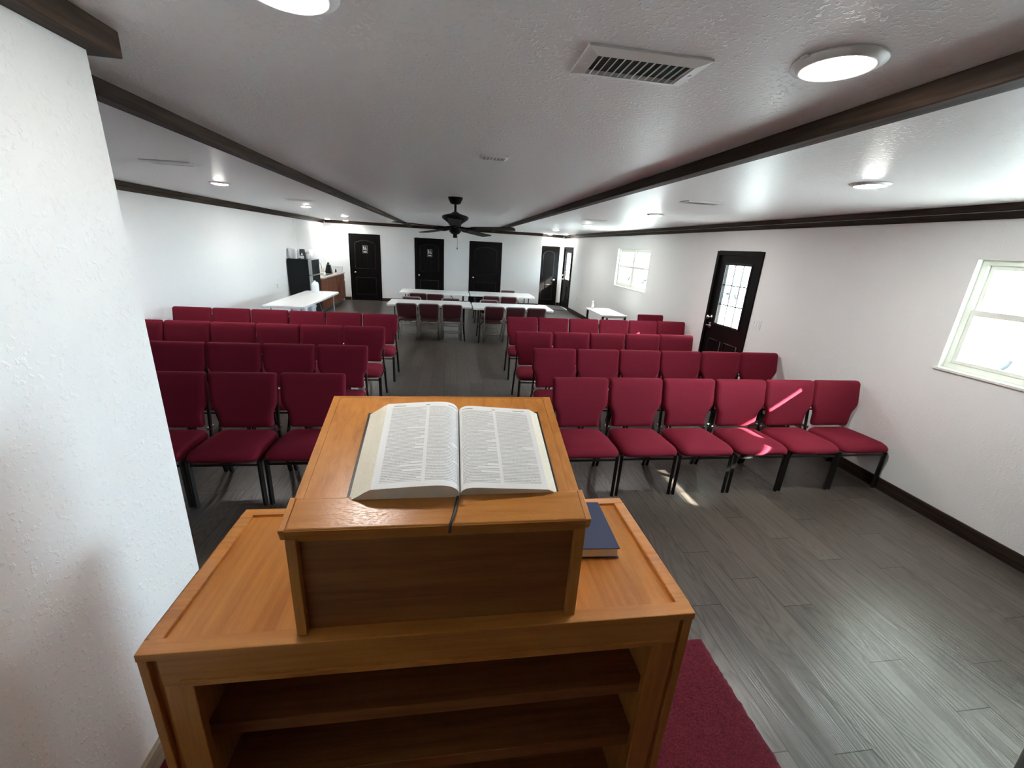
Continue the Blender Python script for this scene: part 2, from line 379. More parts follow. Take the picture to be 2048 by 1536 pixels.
struct('baseboard_back', MB().box(-3.45, -3.245, YB1-0.015, YB1, 0, 0.10)
       .box(-2.255, -1.195, YB1-0.015, YB1, 0, 0.10).box(-0.235, XC0, YB1-0.015, YB1, 0, 0.10).box(XC0, 0.585, YB-0.015, YB, 0, 0.10)
       .box(1.68, XC1, YB-0.015, YB, 0, 0.10).box(3.81, XR-0.016, YH-0.015, YH, 0, 0.10), BEAM_X)
M_BASE2 = wood('greyed_oak_strip', (0.20, 0.16, 0.11), (0.30, 0.25, 0.18), (0.40, 0.34, 0.25), 1, 0.6, 1.0, False)
PLAT = 0.24
struct('baseboard_partition', MB().box(PX, PX+0.016, YF, PY-0.09, PLAT+0.006, PLAT+0.085), M_BASE2)

# carpeted platform
def platform():
    bm = bmesh.new()
    x0, x1, y0, y1 = PX+0.004, 1.195, YF+0.004, 1.372
    nx, ny = 120, 170
    g = [[None]*(ny+1) for _ in range(nx+1)]
    for i in range(nx+1):
        for j in range(ny+1):
            x = x0+(x1-x0)*i/nx; yy = y0+(y1-y0)*j/ny
            e = min(x1-x, y1-yy)
            z = PLAT - (0.018*(1-min(1, e/0.03))**2 if e < 0.03 else 0) + random.uniform(-0.0040, 0.0)
            if i in (0,) or j in (0,): z = PLAT
            jx = random.uniform(-0.003, 0.004) if i == nx else 0; jy = random.uniform(-0.003, 0.004) if j == ny else 0
            g[i][j] = bm.verts.new((x+jx, yy+jy, z))
    for i in range(nx):
        for j in range(ny): bm.faces.new((g[i][j], g[i+1][j], g[i+1][j+1], g[i][j+1])).smooth = True
    loop = [g[i][0] for i in range(nx+1)] + [g[nx][j] for j in range(1, ny+1)] + [g[i][ny] for i in range(nx-1, -1, -1)] + [g[0][j] for j in range(ny-1, 0, -1)]
    low = [bm.verts.new((v.co.x, v.co.y, 0.0005)) for v in loop]
    k = len(loop)
    for i in range(k): bm.faces.new((loop[i], low[i], low[(i+1) % k], loop[(i+1) % k]))
    bm.faces.new(low)
    bmesh.ops.recalc_face_normals(bm, faces=bm.faces)
    me = bpy.data.meshes.new('carpeted_platform'); bm.to_mesh(me); bm.free(); me.materials.append(M_CARPET)
    o = bpy.data.objects.new('carpeted_platform', me); COL.objects.link(o)
    return tag(o, 'low platform covered in burgundy pile carpet under the lectern', 'platform')
platform()

# windows (twin single-hung vinyl units)
def window(name, a, b, z0, z1):
    r = sempty(name)
    xo0, xo1 = 4.005, 4.062
    f = MB(); w = 0.045
    f.box(xo0, xo1, a, b, z0, z0+w).box(xo0, xo1, a, b, z1-w, z1)
    f.box(xo0, xo1, a, a+w, z0+w, z1-w).box(xo0, xo1, b-w, b, z0+w, z1-w)
    mid = (a+b)/2
    f.box(xo0-0.004, xo1, mid-0.04, mid+0.04, z0+w, z1-w)
    f.build('window_frame', M_VWHITE, r, 0.004)
    zr = z0 + (z1-z0)*0.53
    for (c, d) in ((a+w, mid-0.04), (mid+0.04, b-w)):
        up = MB(); s = 0.03
        up.box(4.036, 4.056, c, d, zr-0.02, zr+0.02).box(4.036, 4.056, c, d, z1-w-s, z1-w).box(4.036, 4.056, c, c+s, zr+0.02, z1-w-s).box(4.036, 4.056, d-s, d, zr+0.02, z1-w-s)
        u = up.build('upper_sash', M_VWHITE, r, 0.003)
        MB().box(4.044, 4.048, c+s, d-s, zr+0.02, z1-w-s).build('pane', M_GLASS, u)
        lo = MB()
        lo.box(4.010, 4.033, c, d, zr-0.022, zr+0.022).box(4.010, 4.033, c, d, z0+w, z0+w+0.028).box(4.010, 4.033, c, c+s, z0+w+0.028, zr-0.022).box(4.010, 4.033, d-s, d, z0+w+0.028, zr-0.022)
        l = lo.build('lower_sash', M_VWHITE, r, 0.003)
        MB().box(4.020, 4.024, c+s, d-s, z0+w+0.028, zr-0.022).build('pane', M_GLASS, l)
    MB().box(3.935, 4.004, a-0.015, b+0.015, z0-0.018, z0+0.002).build('window_sill', M_VWHITE, r, 0.003)
    j = MB().box(3.951, 4.004, a, a+0.006, z0+0.002, z1).box(3.951, 4.004, b-0.006, b, z0+0.002, z1).box(3.951, 4.004, a+0.006, b-0.006, z1-0.006, z1)
    j.build('reveal', M_VWHITE, r)
    return r
window('window_1', *WIN[0]); window('window_2', *WIN[1])

# doors
def knob(mbT, parent, u, z, name='door_handle'):
    k = MB(mbT)
    # lathe about the depth axis
    prof = [(0.030, 0.0), (0.030, 0.008), (0.012, 0.012), (0.012, 0.035), (0.024, 0.042), (0.030, 0.055), (0.026, 0.068), (0.0005, 0.072)]
    n = 16; vs = []; fs = []
    for r, d in prof:
        for j in range(n): vs.append((u+r*math.cos(2*PI*j/n), d, z+r*math.sin(2*PI*j/n)))
    for i in range(len(prof)-1):
        for j in range(n): fs.append((i*n+j, i*n+(j+1) % n, (i+1)*n+(j+1) % n, (i+1)*n+j))
    k.add(vs, fs, True)
    return k.build(name, M_KNOB, parent)
def panel_door(name, T_, u0, u1, h, knob_u, knob_z=0.90, arch=True):
    """T_ maps (along the wall, out from the wall face, up)."""
    r = sempty(name)
    c = 0.058
    MB(T_).box(u0, u0+c, 0.0, 0.018, 0, h).box(u1-c, u1, 0.0, 0.018, 0, h).box(u0+c, u1-c, 0.0, 0.018, h-c, h).build('casing', M_DOOR, r, 0.004)
    MB(T_).box(u0+c, u1-c, -0.0, 0.006, 0.004, h-c).build('slab', M_DOOR, r)
    a, b = u0+c+0.115, u1-c-0.115
    def mould(path):
        return MB(T_).tube([(p[0], 0.007, p[1]) for p in path], 0.011, 6, True)
    up = []
    zt, zb = 1.80, 1.02
    n = 10
    for i in range(n+1):
        t = i/n; up.append((a+(b-a)*t, zt + 0.085*math.sin(PI*t)**0.9))
    up += [(b, zb), (a, zb)]
    mould(up).build('upper_panel_moulding', M_MOULD_LIT, r)
    mould([(a, 0.74), (b, 0.74), (b, 0.20), (a, 0.20)]).build('lower_panel_moulding', M_MOULD_LIT, r)
    bead = MB(T_); k = 5; w = (b-a-0.05)/k
    for i in range(k):
        x0 = a+0.025+w*i
        bead.box(x0+0.008, x0+w-0.004, 0.006, 0.0095, zb+0.03, zt-0.02+0.085*math.sin(PI*(i+0.5)/k))
        bead.box(x0+0.008, x0+w-0.004, 0.006, 0.0095, 0.23, 0.71)
    bead.build('bead_boards', M_DOOR, r, 0.002)
    knob(lambda u, d, z: T_(u, d+0.006, z), r, knob_u, knob_z)
    return r
TB1 = lambda u, d, z: (u, YB1-d, z)
TB = lambda u, d, z: (u, YB-d, z)
TH = lambda u, d, z: (u, YH-d, z)
panel_door('door_1', TB1, -3.225, -2.255, 2.08, -3.06)
panel_door('door_2', TB1, -1.185, -0.24, 2.065, -0.69-0.36)
panel_door('door_3', TB, 0.589, 1.68, 2.065, 0.735)
panel_door('door_4', TH, 3.06, 3.80, 2.05, 3.66, 0.91)
def glass_door(name, y0, y1, h, g, handle_y, lower=True):
    r = sempty(name)
    c = 0.055
    MB().box(3.93, 4.06, y0, y0+c, 0, h).box(3.93, 4.06, y1-c, y1, 0, h).box(3.93, 4.06, y0+c, y1-c, h-c, h).build('casing', M_DOOR, r, 0.004)
    ga, gb, gz0, gz1 = g
    s = MB()
    s.box(3.965, 4.01, y0+c, y1-c, 0.01, gz0).box(3.965, 4.01, y0+c, y1-c, gz1, h-c)
    s.box(3.965, 4.01, y0+c, ga, gz0, gz1).box(3.965, 4.01, gb, y1-c, gz0, gz1)
    sl = s.build('slab', M_DOOR, r)
    fr = MB(); e = 0.028
    for x0, x1 in ((3.955, 3.965),):
        fr.box(x0, x1, ga-e, gb+e, gz0-e, gz0).box(x0, x1, ga-e, gb+e, gz1, gz1+e).box(x0, x1, ga-e, ga, gz0, gz1).box(x0, x1, gb, gb+e, gz0, gz1)
    fr.build('glazing_frame', M_MOULD_LIT, r, 0.003)
    p = MB().box(3.986, 3.990, ga, gb, gz0, gz1).build('pane', M_GLASS, r)
    mu = MB()
    for i in (1, 2):
        yy = ga+(gb-ga)*i/3; mu.box(3.982, 3.994, yy-0.007, yy+0.007, gz0, gz1)
        zz = gz0+(gz1-gz0)*i/3; mu.box(3.982, 3.994, ga, gb, zz-0.007, zz+0.007)
    mu.build('muntins', M_BLACKM, r)
    w = (y1-y0)/2
    for (p0, p1) in ((y0+c+0.11, (y0+y1)/2-0.04), ((y0+y1)/2+0.04, y1-c-0.11)):
        MB().tube([(3.964, p0, 0.24), (3.964, p1, 0.24), (3.964, p1, 0.78), (3.964, p0, 0.78)], 0.012, 6, True).build('panel_moulding', M_MOULD_LIT, r)
    TT = lambda u, d, z: (3.965-d, u, z)
    knob(TT, r, handle_y, 1.10, 'deadbolt'); 
    hb = MB().box(3.905, 3.925, handle_y-0.115, handle_y+0.012, 0.965, 0.985).box(3.915, 3.965, handle_y-0.010, handle_y+0.010, 0.967, 0.983).box(3.957, 3.965, handle_y-0.028, handle_y+0.028, 0.93, 1.02)
    hb.build('door_handle', M_KNOB, r, 0.004)
    MB().box(3.953, 3.965, y0+c+0.001, y0+c+0.012, 1.72, 1.82).box(3.953, 3.965, y0+c+0.001, y0+c+0.012, 0.25, 0.35).build('hinge', M_KNOB, r)
    return r
glass_door('door_5', 5.08, 6.07, 2.065, (5.30, 5.84, 1.03, 1.875), 5.955)
glass_door('door_6', 13.95, 15.10, 2.05, (14.22, 14.92, 0.98, 1.86), 14.98)

# ------------------------------------------------------------------ ceiling fixtures
PROTO_L = {}
def ceiling_light(loc, label, rot=0.0, lens=M_LENS):
    grp = 'round ceiling lights'
    if lens.name not in PROTO_L:
        t = thing('ceiling_light', label, 'light', loc, rot, grp)
        MB().lathe([(0.076, -0.012), (0.080, -0.015), (0.088, -0.015), (0.093, -0.010), (0.104, -0.006), (0.106, -0.001), (0.076, -0.001)], n=32).build('trim_ring', M_WHITE, t)
        MB().lathe([(0.0005, -0.024), (0.045, -0.021), (0.076, -0.012), (0.076, -0.006), (0.0005, -0.006)], n=20).build('lens', lens, t)
        for a in (0, PI):
            c, s = math.cos(a), math.sin(a)
            MB().box(-0.007+0.109*c, 0.007+0.109*c, -0.009, 0.009, -0.006, -0.001).build('spring_clip', M_VENT, t, 0.002)
        PROTO_L[lens.name] = t; return t
    return dup(PROTO_L[lens.name], loc, rot, label, grp)
Z = CEIL
ceiling_light((0.972, 1.15, Z), 'largest-looking round ceiling light, nearest on the right of the front vent', 0.15, M_LENS_DIM)
ceiling_light((-0.348, 1.150, Z), 'round ceiling light cut off by the top edge of the photo', 0.0, M_LENS_DIM)
ceiling_light((2.56, 2.52, Z), 'nearest round light between the right beam and the right wall')
ceiling_light((2.56, 5.42, Z), 'second round light along the right ceiling bay, past the near right vent')
ceiling_light((2.59, 8.35, Z), 'third round light along the right ceiling bay, above the far window')
ceiling_light((2.68, 11.3, Z), 'farthest round light in the right ceiling bay, before the back hall')
ceiling_light((3.70, 14.15, Z), 'round light in the far right ceiling corner near the hall door', 0.0, M_LENS_MID)
ceiling_light((3.35, 14.93, Z), 'small round light inside the back hall behind the white wall end', 0.0, M_LENS_MID)
ceiling_light((-2.53, 5.46, Z), 'nearest round light in the left ceiling bay, beyond the partition')
ceiling_light((-2.58, 8.53, Z), 'second round light along the left ceiling bay')
ceiling_light((-2.54, 11.2, Z), 'third round light along the left ceiling bay, before the kitchenette')
ceiling_light((-3.62, 13.85, Z), 'left of the two round lights in the far left corner above the kitchenette', 0.0, M_LENS_MID)
ceiling_light((-3.20, 14.25, Z), 'right of the two round lights in the far left corner above the kitchenette', 0.0, M_LENS_MID)

def vent(x0, x1, y0, y1, label, n=13):
    cx, cy = (x0+x1)/2, (y0+y1)/2; w, d = (x1-x0)/2, (y1-y0)/2
    t = thing('ceiling_vent', label, 'vent', (cx, cy, Z), 0, 'ceiling air vents')
    e = min(0.05, d*0.35); ex = e*1.05
    f = MB()
    def ring(a, b, za, zb, c, dd):
        pass
    o = [(-w, -d), (w, -d), (w, d), (-w, d)]; i = [(-w+ex, -d+e), (w-ex, -d+e), (w-ex, d-e), (-w+ex, d-e)]
    vs = [(p[0], p[1], -0.001) for p in o] + [(p[0], p[1], -0.006) for p in o] + [(p[0], p[1], -0.014) for p in i] + [(p[0], p[1], -0.001) for p in i]
    fs = []
    for k in range(3):
        for j in range(4): fs.append((k*4+j, k*4+(j+1) % 4, (k+1)*4+(j+1) % 4, (k+1)*4+j))
    for j in range(4): fs.append((12+j, 12+(j+1) % 4, (j+1) % 4, j))
    f.add(vs, fs); f.build('grille_frame', M_VENT, t)
    MB().box(-w+ex-0.002, w-ex+0.002, -d+e-0.002, d-e+0.002, -0.0025, -0.001).build('duct_shade', M_DARK, t)  # dark plate stands for the shade inside the duct
    s = MB(); W2 = 2*(w-ex)
    for k in range(n):
        x = -w+ex+W2*(k+0.6)/n
        s.add([(x, -d+e, -0.013), (x+0.003, -d+e, -0.013), (x+0.011, -d+e, -0.003), (x+0.008, -d+e, -0.003),
               (x, d-e, -0.013), (x+0.003, d-e, -0.013), (x+0.011, d-e, -0.003), (x+0.008, d-e, -0.003)],
              [(0, 1, 2, 3), (7, 6, 5, 4), (0, 4, 5, 1), (1, 5, 6, 2), (2, 6, 7, 3), (3, 7, 4, 0)])
    s.build('louvers', M_VENT, t)
    MB().lathe([(0.0005, -0.012), (0.006, -0.011), (0.007, -0.007)], (-w+ex*0.5, 0, 0), 8).build('screw', M_VENT, t)
    MB().lathe([(0.0005, -0.012), (0.006, -0.011), (0.007, -0.007)], (w-ex*0.5, 0, 0), 8).build('screw', M_VENT, t)
    return t
vent(0.335, 0.672, 1.215, 1.40, 'large white slatted vent on the ceiling between the two beams, nearest the camera')
vent(0.158, 0.320, 2.655, 2.765, 'small white vent at the middle of the ceiling before the fan', 6)
vent(2.12, 2.47, 3.86, 4.03, 'white vent on the right ceiling bay, nearer the camera')
vent(2.12, 2.47, 6.92, 7.09, 'white vent on the right ceiling bay, farther from the camera')
vent(-2.41, -2.05, 3.99, 4.16, 'white vent on the left ceiling bay, beside the nearest light there')
vent(-2.43, -2.03, 7.02, 7.19, 'white vent on the left ceiling bay, beside the second light there')

# ceiling fan
def fan():
    FX, FY = 0.040, 5.142
    t = thing('ceiling_fan', 'black five-blade ceiling fan hanging over the aisle', 'fan', (FX, FY, Z))
    MB().lathe([(0.083, -0.001), (0.080, -0.02), (0.055, -0.066), (0.030, -0.074), (0.0005, -0.074)], n=28).build('canopy', M_FAN, t)
    MB().lathe([(0.0135, -0.07), (0.0135, -0.170)], n=12).build('downrod', M_FAN, t)
    MB().lathe([(0.02, -0.150), (0.05, -0.168), (0.125, -0.188), (0.150, -0.200), (0.150, -0.222), (0.135, -0.236), (0.075, -0.276), (0.055, -0.290), (0.0005, -0.290)], n=32).build('motor_housing', M_FAN, t)
    MB().lathe([(0.050, -0.288), (0.058, -0.300), (0.058, -0.335), (0.066, -0.345), (0.066, -0.362), (0.045, -0.385), (0.024, -0.390), (0.024, -0.428), (0.0005, -0.430)], n=24).build('light_kit', M_FAN, t)
    c = MB(); c.tube([(0.024, 0.0, -0.40), (0.026, 0, -0.47), (0.025, 0, -0.535)], 0.0014, 6)
    c.lathe([(0.0005, -0.02), (0.005, -0.014), (0.005, 0.0), (0.0005, 0.004)], (0.025, 0, -0.537), 8)
    c.build('pull_chain', M_FAN, t)
    tilt = Matrix.Rotation(math.radians(-5.5), 4, 'X')
    for k in range(5):
        a = math.radians(53+72*k); Mx = Matrix.Translation((0, 0, -0.325)) @ tilt @ Matrix.Rotation(a, 4, 'Z')
        Tf = lambda x, y, z, Mx=Mx: tuple(Mx @ Vector((x, y, z)))
        # pitched blade with rounded ends
        out = [(0.20, -0.055), (0.24, -0.066), (0.62, -0.070)] + arc(0.66, -0.035, 0.036, -80, 0, 4) + arc(0.66, 0.035, 0.036, 0, 80, 4) + [(0.62, 0.070), (0.24, 0.066), (0.20, 0.055)]
        p = math.tan(math.radians(-5)); b = MB(Tf); n = len(out)
        vs = [(x, y, y*p+0.003) for x, y in out] + [(x, y, y*p-0.003) for x, y in out]
        b.add(vs, [tuple(range(n)), tuple(range(2*n-1, n-1, -1))] + [(i, (i+1) % n, n+(i+1) % n, n+i) for i in range(n)])
        bo = b.build('blade', M_BLADE, t)
        MB(Tf).tube([(0.05, 0, 0.012), (0.12, 0, 0.0), (0.20, 0, -0.004), (0.25, 0.0, -0.006)], [0.012, 0.010, 0.014, 0.010], 8).build('blade_bracket', M_FAN, bo)
    return t
fan()

# ------------------------------------------------------------------ cushioned church chairs
def cushion(outline, prof, mapf, name, parent, material):
    """rings scaled about the centroid, prof = [(inset, w)]"""
    cx = sum(p[0] for p in outline)/len(outline); cy = sum(p[1] for p in outline)/len(outline)
    hw = max(abs(p[0]-cx) for p in outline); hh = max(abs(p[1]-cy) for p in outline)
    n = len(outline); vs = []; fs = []
    for ins, w in prof:
        for (u, v) in outline:
            su = (hw-ins)/hw; sv = (hh-ins)/hh
            vs.append(mapf(cx+(u-cx)*su, cy+(v-cy)*sv, w))
    k = len(prof)
    for i in range(k-1):
        for j in range(n): fs.append((i*n+j, i*n+(j+1) % n, (i+1)*n+(j+1) % n, (i+1)*n+j))
    fs.append(tuple(range(n))[::-1]); fs.append(tuple((k-1)*n+j for j in range(n)))
    m = MB(); m.add(vs, fs, True); return m.build(name, material, parent)
def resample(poly, r, n=4, rr=None):
    """round the corners of a polygon"""
    out = []; k = len(poly)
    for i in range(k):
        p0, p1, p2 = Vector(poly[i-1]), Vector(poly[i]), Vector(poly[(i+1) % k])
        q = rr[i] if rr else r
        a = (p0-p1); b = (p2-p1); la, lb = a.length, b.length
        d = min(q, la*0.48, lb*0.48); A = p1+a/la*d; B = p1+b/lb*d
        for j in range(n+1):
            t = j/n; out.append(tuple(A*(1-t)**2 + p1*2*t*(1-t) + B*t*t))
    return out
def make_chair(label, group):
    t = thing('church_chair', label, 'chair', (0, 0, 0), 0, group)
    so = resample([(-0.243, -0.055), (0.243, -0.055), (0.236, 0.26), (0.212, 0.405), (-0.212, 0.405), (-0.236, 0.26)], 0.05, 5, [0.075, 0.075, 0.1, 0.05, 0.05, 0.1])
    def smap(u, v, w):
        f = max(0.0, (0.07-v)/0.125)
        return (u, v, 0.378 + w - 0.022*f*f*(w/0.09) - 0.012*(v/0.4) - 0.012*(abs(u)/0.24)**3*(w/0.09))
    cushion(so, [(0.02, 0.0), (0.006, 0.004), (0.0, 0.02), (0.0, 0.045), (0.010, 0.066), (0.028, 0.079), (0.06, 0.087), (0.11, 0.091), (0.16, 0.093)], smap, 'seat', t, M_FAB)
    bo = resample([(-0.195, 0.462), (0.195, 0.462), (0.200, 0.60), (0.246, 0.665), (0.249, 0.902), (-0.249, 0.902), (-0.246, 0.665), (-0.200, 0.60)], 0.03, 4, [0.025, 0.025, 0.07, 0.09, 0.028, 0.028, 0.09, 0.07])
    def bmap(u, v, w):
        h = (v-0.46)/0.44
        y = 0.372 + 0.055*h + 0.018*math.sin(PI*h)*-1 + 0.020*(u/0.25)**2*-1 + w
        return (u, y, v)
    cushion(bo, [(0.09, -0.006), (0.05, -0.004), (0.022, 0.0), (0.006, 0.010), (0.0, 0.024), (0.0, 0.040), (0.008, 0.054), (0.03, 0.060)], bmap, 'backrest', t, M_FAB)
    def sq(pts, r=0.0170): return MB().tube(pts, r, 4)
    for s in (-1, 1):
        sq([(s*0.234, -0.012, 0.372), (s*0.235, -0.006, 0.0)]).build('leg', M_FRAME, t)
        sq([(s*0.232, 0.40, 0.372), (s*0.235, 0.505, 0.0)]).build('leg', M_FRAME, t)
        sq([(s*0.228, 0.40, 0.372), (s*0.214, 0.438, 0.52), (s*0.214, 0.475, 0.80)], 0.013).build('back_post', M_FRAME, t)
        MB().box(s*0.214-0.012, s*0.214+0.012, 0.400, 0.470, 0.425, 0.450).build('gang_bracket', M_KNOB, t)
    f = MB()
    f.tube([(-0.230, -0.010, 0.342), (0.230, -0.010, 0.342)], 0.011, 4).tube([(-0.222, 0.40, 0.350), (0.222, 0.40, 0.350)], 0.011, 4)
    f.tube([(-0.232, 0.0, 0.362), (-0.226, 0.39, 0.362)], 0.012, 4).tube([(0.232, 0.0, 0.362), (0.226, 0.39, 0.362)], 0.012, 4)
    f.build('seat_frame', M_FRAME, t)
    MB().tube([(-0.214, 0.462, 0.60), (0.214, 0.462, 0.60)], 0.010, 4).build('stretcher', M_FRAME, t)
    for x in (-0.05,):
        MB().lathe([(0.022, 0.0), (0.020, -0.03), (0.012, -0.045)], (x, 0.16, 0.368), 10).build('stacking_bumper', M_BLACK, t)
    return t
ORD = ['first', 'second', 'third', 'fourth', 'fifth', 'sixth']
ROWN = ['front row', 'second row', 'third row', 'fourth row']
proto = None
def chair_row(side, row, edge, pitch, n, y0, skew=0.0):
    global proto
    blk = 'right' if side > 0 else 'left'
    for k in range(n):
        x = edge + side*pitch*(k+0.5)
        who = ('aisle end' if k == 0 else ('wall end' if (side > 0 and k == n-1) else '%s from the aisle' % ORD[k]))
        lab = 'burgundy padded chair, %s of the %s in the %s block' % (who, ROWN[row], blk) if k and not (side > 0 and k == n-1) else 'burgundy padded chair at the %s of the %s in the %s block' % (who, ROWN[row], blk)
        grp = 'burgundy chairs in the %s block' % blk
        loc = (x, y0 + random.uniform(-0.006, 0.006) + skew*k, 0); rz = random.uniform(-0.008, 0.008)
        if proto is None:
            proto = make_chair(lab, grp); proto.location = loc; proto.rotation_euler = (0, 0, rz)
        else: dup(proto, loc, rz, lab, grp)
chair_row(1, 0, 0.868, 0.511, 6, 2.92)
chair_row(1, 1, 0.889, 0.508, 6, 3.985, 0.006)
chair_row(1, 2, 0.836, 0.5125, 5, 4.92, 0.018)
chair_row(1, 3, 0.866, 0.511, 6, 6.09, 0.014)
chair_row(-1, 0, -0.829, 0.513, 3, 2.94)
chair_row(-1, 1, -0.833, 0.510, 4, 3.93)
chair_row(-1, 2, -0.812, 0.508, 6, 4.96, 0.008)
chair_row(-1, 3, -0.775, 0.512, 6, 5.95, 0.016)
dup(proto, (3.655, 6.88, 0), 0.01, 'lone burgundy chair behind the right block against the right wall', 'burgundy chairs in the right block')

# ------------------------------------------------------------------ lectern
LX0, LX1, LY0, LY1, LZ = -0.606, 0.580, 0.699, 1.178, 1.15
lec = thing('lectern', 'wooden church lectern with sloped desk top and open shelves, nearest the camera', 'lectern', (0, 0, PLAT))
def LB(): return MB(lambda x, y, z: (x, y, z-PLAT))
# top: rim + recessed panel
rim = LB(); zt0, zt1 = 1.131, LZ
rim.box(LX0, LX1, LY0, LY0+0.036, zt0, zt1).box(LX0, LX1, LY1-0.03, LY1, zt0, zt1)
rim.box(LX0, LX0+0.032, LY0+0.036, LY1-0.03, zt0, zt1).box(LX1-0.032, LX1, LY0+0.036, LY1-0.03, zt0, zt1)
rim.build('top_rim', OAK[0], lec, 0.002)
LB().box(LX0+0.030, LX1-0.030, LY0+0.034, LY1-0.028, zt0, LZ-0.009).build('top_panel', OAK[1], lec)
# front (user side) frame
fr = LB()
fr.box(LX0+0.036, LX1-0.034, LY0+0.002, LY0+0.022, 1.060, zt0)
fr.build('top_rail', OAK[0], lec, 0.002)
LB().box(LX0+0.036, LX0+0.090, LY0+0.002, LY0+0.022, PLAT, 1.060).build('stile', OAK[2], lec, 0.002)
LB().box(LX1-0.094, LX1-0.034, LY0+0.002, LY0+0.022, PLAT, 1.060).build('stile', OAK[2], lec, 0.002)
LB().box(LX0+0.070, LX1-0.075, LY0-0.003, LY0+0.002, 1.060, 1.074).build('rail_lip', OAK[0], lec, 0.001)
for s, xa, xb in ((0, LX0+0.001, LX0+0.019), (1, LX1-0.025, LX1-0.003)):
    LB().box(xa, xb, LY0+0.001, LY0+0.045, PLAT, zt0).build('corner_post', OAK[2], lec, 0.002)
    LB().box(xa, xb, LY1-0.045, LY1-0.001, PLAT, zt0).build('corner_post', OAK[2], lec, 0.002)
for xa, xb in ((LX0+0.010, LX0+0.034), (LX1-0.036, LX1-0.012)):
    LB().box(xa, xb, LY0+0.012, LY1-0.012, PLAT, zt0).build('side_panel', OAK[2], lec)
LB().box(LX0+0.034, LX1-0.036, LY1-0.03, LY1-0.012, PLAT, zt0).build('back_panel', OAK[0], lec)
LB().box(LX0+0.034, LX1-0.036, LY0+0.088, LY1-0.03, 0.775, 0.813).build('shelf', OAK_SHADED, lec, 0.002)
LB().box(LX0+0.034, LX1-0.036, LY0+0.088, LY1-0.03, 0.560, 0.603).build('shelf', OAK_SHADED, lec, 0.002)
LB().box(LX0+0.034, LX1-0.036, LY0+0.022, LY1-0.03, PLAT, PLAT+0.05).build('bottom_board', OAK_SHADED, lec)
# desk box
BX0, BX1, BY0, BY1 = -0.312, 0.289, 0.722, 1.122
DS = 0.098/0.33                     # slope of the desk
def desk_z(yy): return 1.435 + (yy-0.79)*DS
zlow = 1.378
# sides: five-sided boards following the slope
for xa, xb in ((BX0, BX0+0.016), (BX1-0.016, BX1)):
    LB().prism([(BY0, LZ), (BY1, LZ), (BY1, desk_z(BY1)-0.012), (BY0, desk_z(BY0)-0.012)], xa, xb, 0).build('desk_side', OAK[2], lec, 0.0015)
LB().box(BX0+0.016, BX1-0.016, BY0+0.012, BY0+0.026, LZ, desk_z(BY0+0.012)-0.014).build('desk_front_panel', OAK_SHADED, lec)
LB().box(BX0, BX0+0.020, BY0-0.004, BY0+0.014, LZ, desk_z(BY0)-0.026).build('desk_post', OAK[2], lec, 0.0015)
LB().box(BX1-0.022, BX1, BY0-0.004, BY0+0.014, LZ, desk_z(BY0)-0.026).build('desk_post', OAK[2], lec, 0.0015)
LB().box(BX0+0.016, BX1-0.016, BY1-0.016, BY1, LZ, desk_z(BY1)-0.014).build('desk_back_panel', OAK[0], lec)
# sloped frame: coordinates (x, along slope from y=0.79, off the plane)
th = math.atan(DS)
def SL(x, s, w): return (x, 0.79 + s*math.cos(th) - w*math.sin(th), 1.435 + s*math.sin(th) + w*math.cos(th) - PLAT)
def SLW(x, s, w):
    p = SL(x, s, w); return (p[0], p[1], p[2]+PLAT)
MB(SL).box(BX0+0.018, BX1-0.022, -0.03, 0.345, -0.016, 0.0).build('desk_top', OAK[1], lec)
MB(SL).box(BX0, BX0+0.018, -0.03, 0.350, -0.016, 0.0015).build('desk_edge_strip', OAK[1], lec, 0.001)
MB(SL).box(BX1-0.022, BX1, -0.03, 0.350, -0.016, 0.0015).build('desk_edge_strip', OAK[1], lec, 0.001)
MB(SL).box(BX0+0.018, BX1-0.022, 0.345, 0.350, -0.016, 0.0015).build('desk_edge_strip', OAK[0], lec, 0.001)
# ledge with end caps and a front nosing
LB2 = lambda: MB(SL)
LB2().box(-0.305, 0.282, -0.084, -0.008, -0.010, 0.009).build('book_ledge', OAK[0], lec, 0.003)
for xa, xb in ((-0.317, -0.305), (0.282, 0.294)):
    LB2().box(xa, xb, -0.086, -0.006, -0.018, 0.010).build('ledge_end_cap', OAK[1], lec, 0.002)
LB2().prism([(-0.086, 0.006), (-0.080, 0.009), (-0.076, -0.008), (-0.066, -0.012), (-0.066, -0.034), (-0.078, -0.036), (-0.084, -0.012)], -0.310, 0.287, 0).build('ledge_nosing', OAK[0], lec, 0.001)

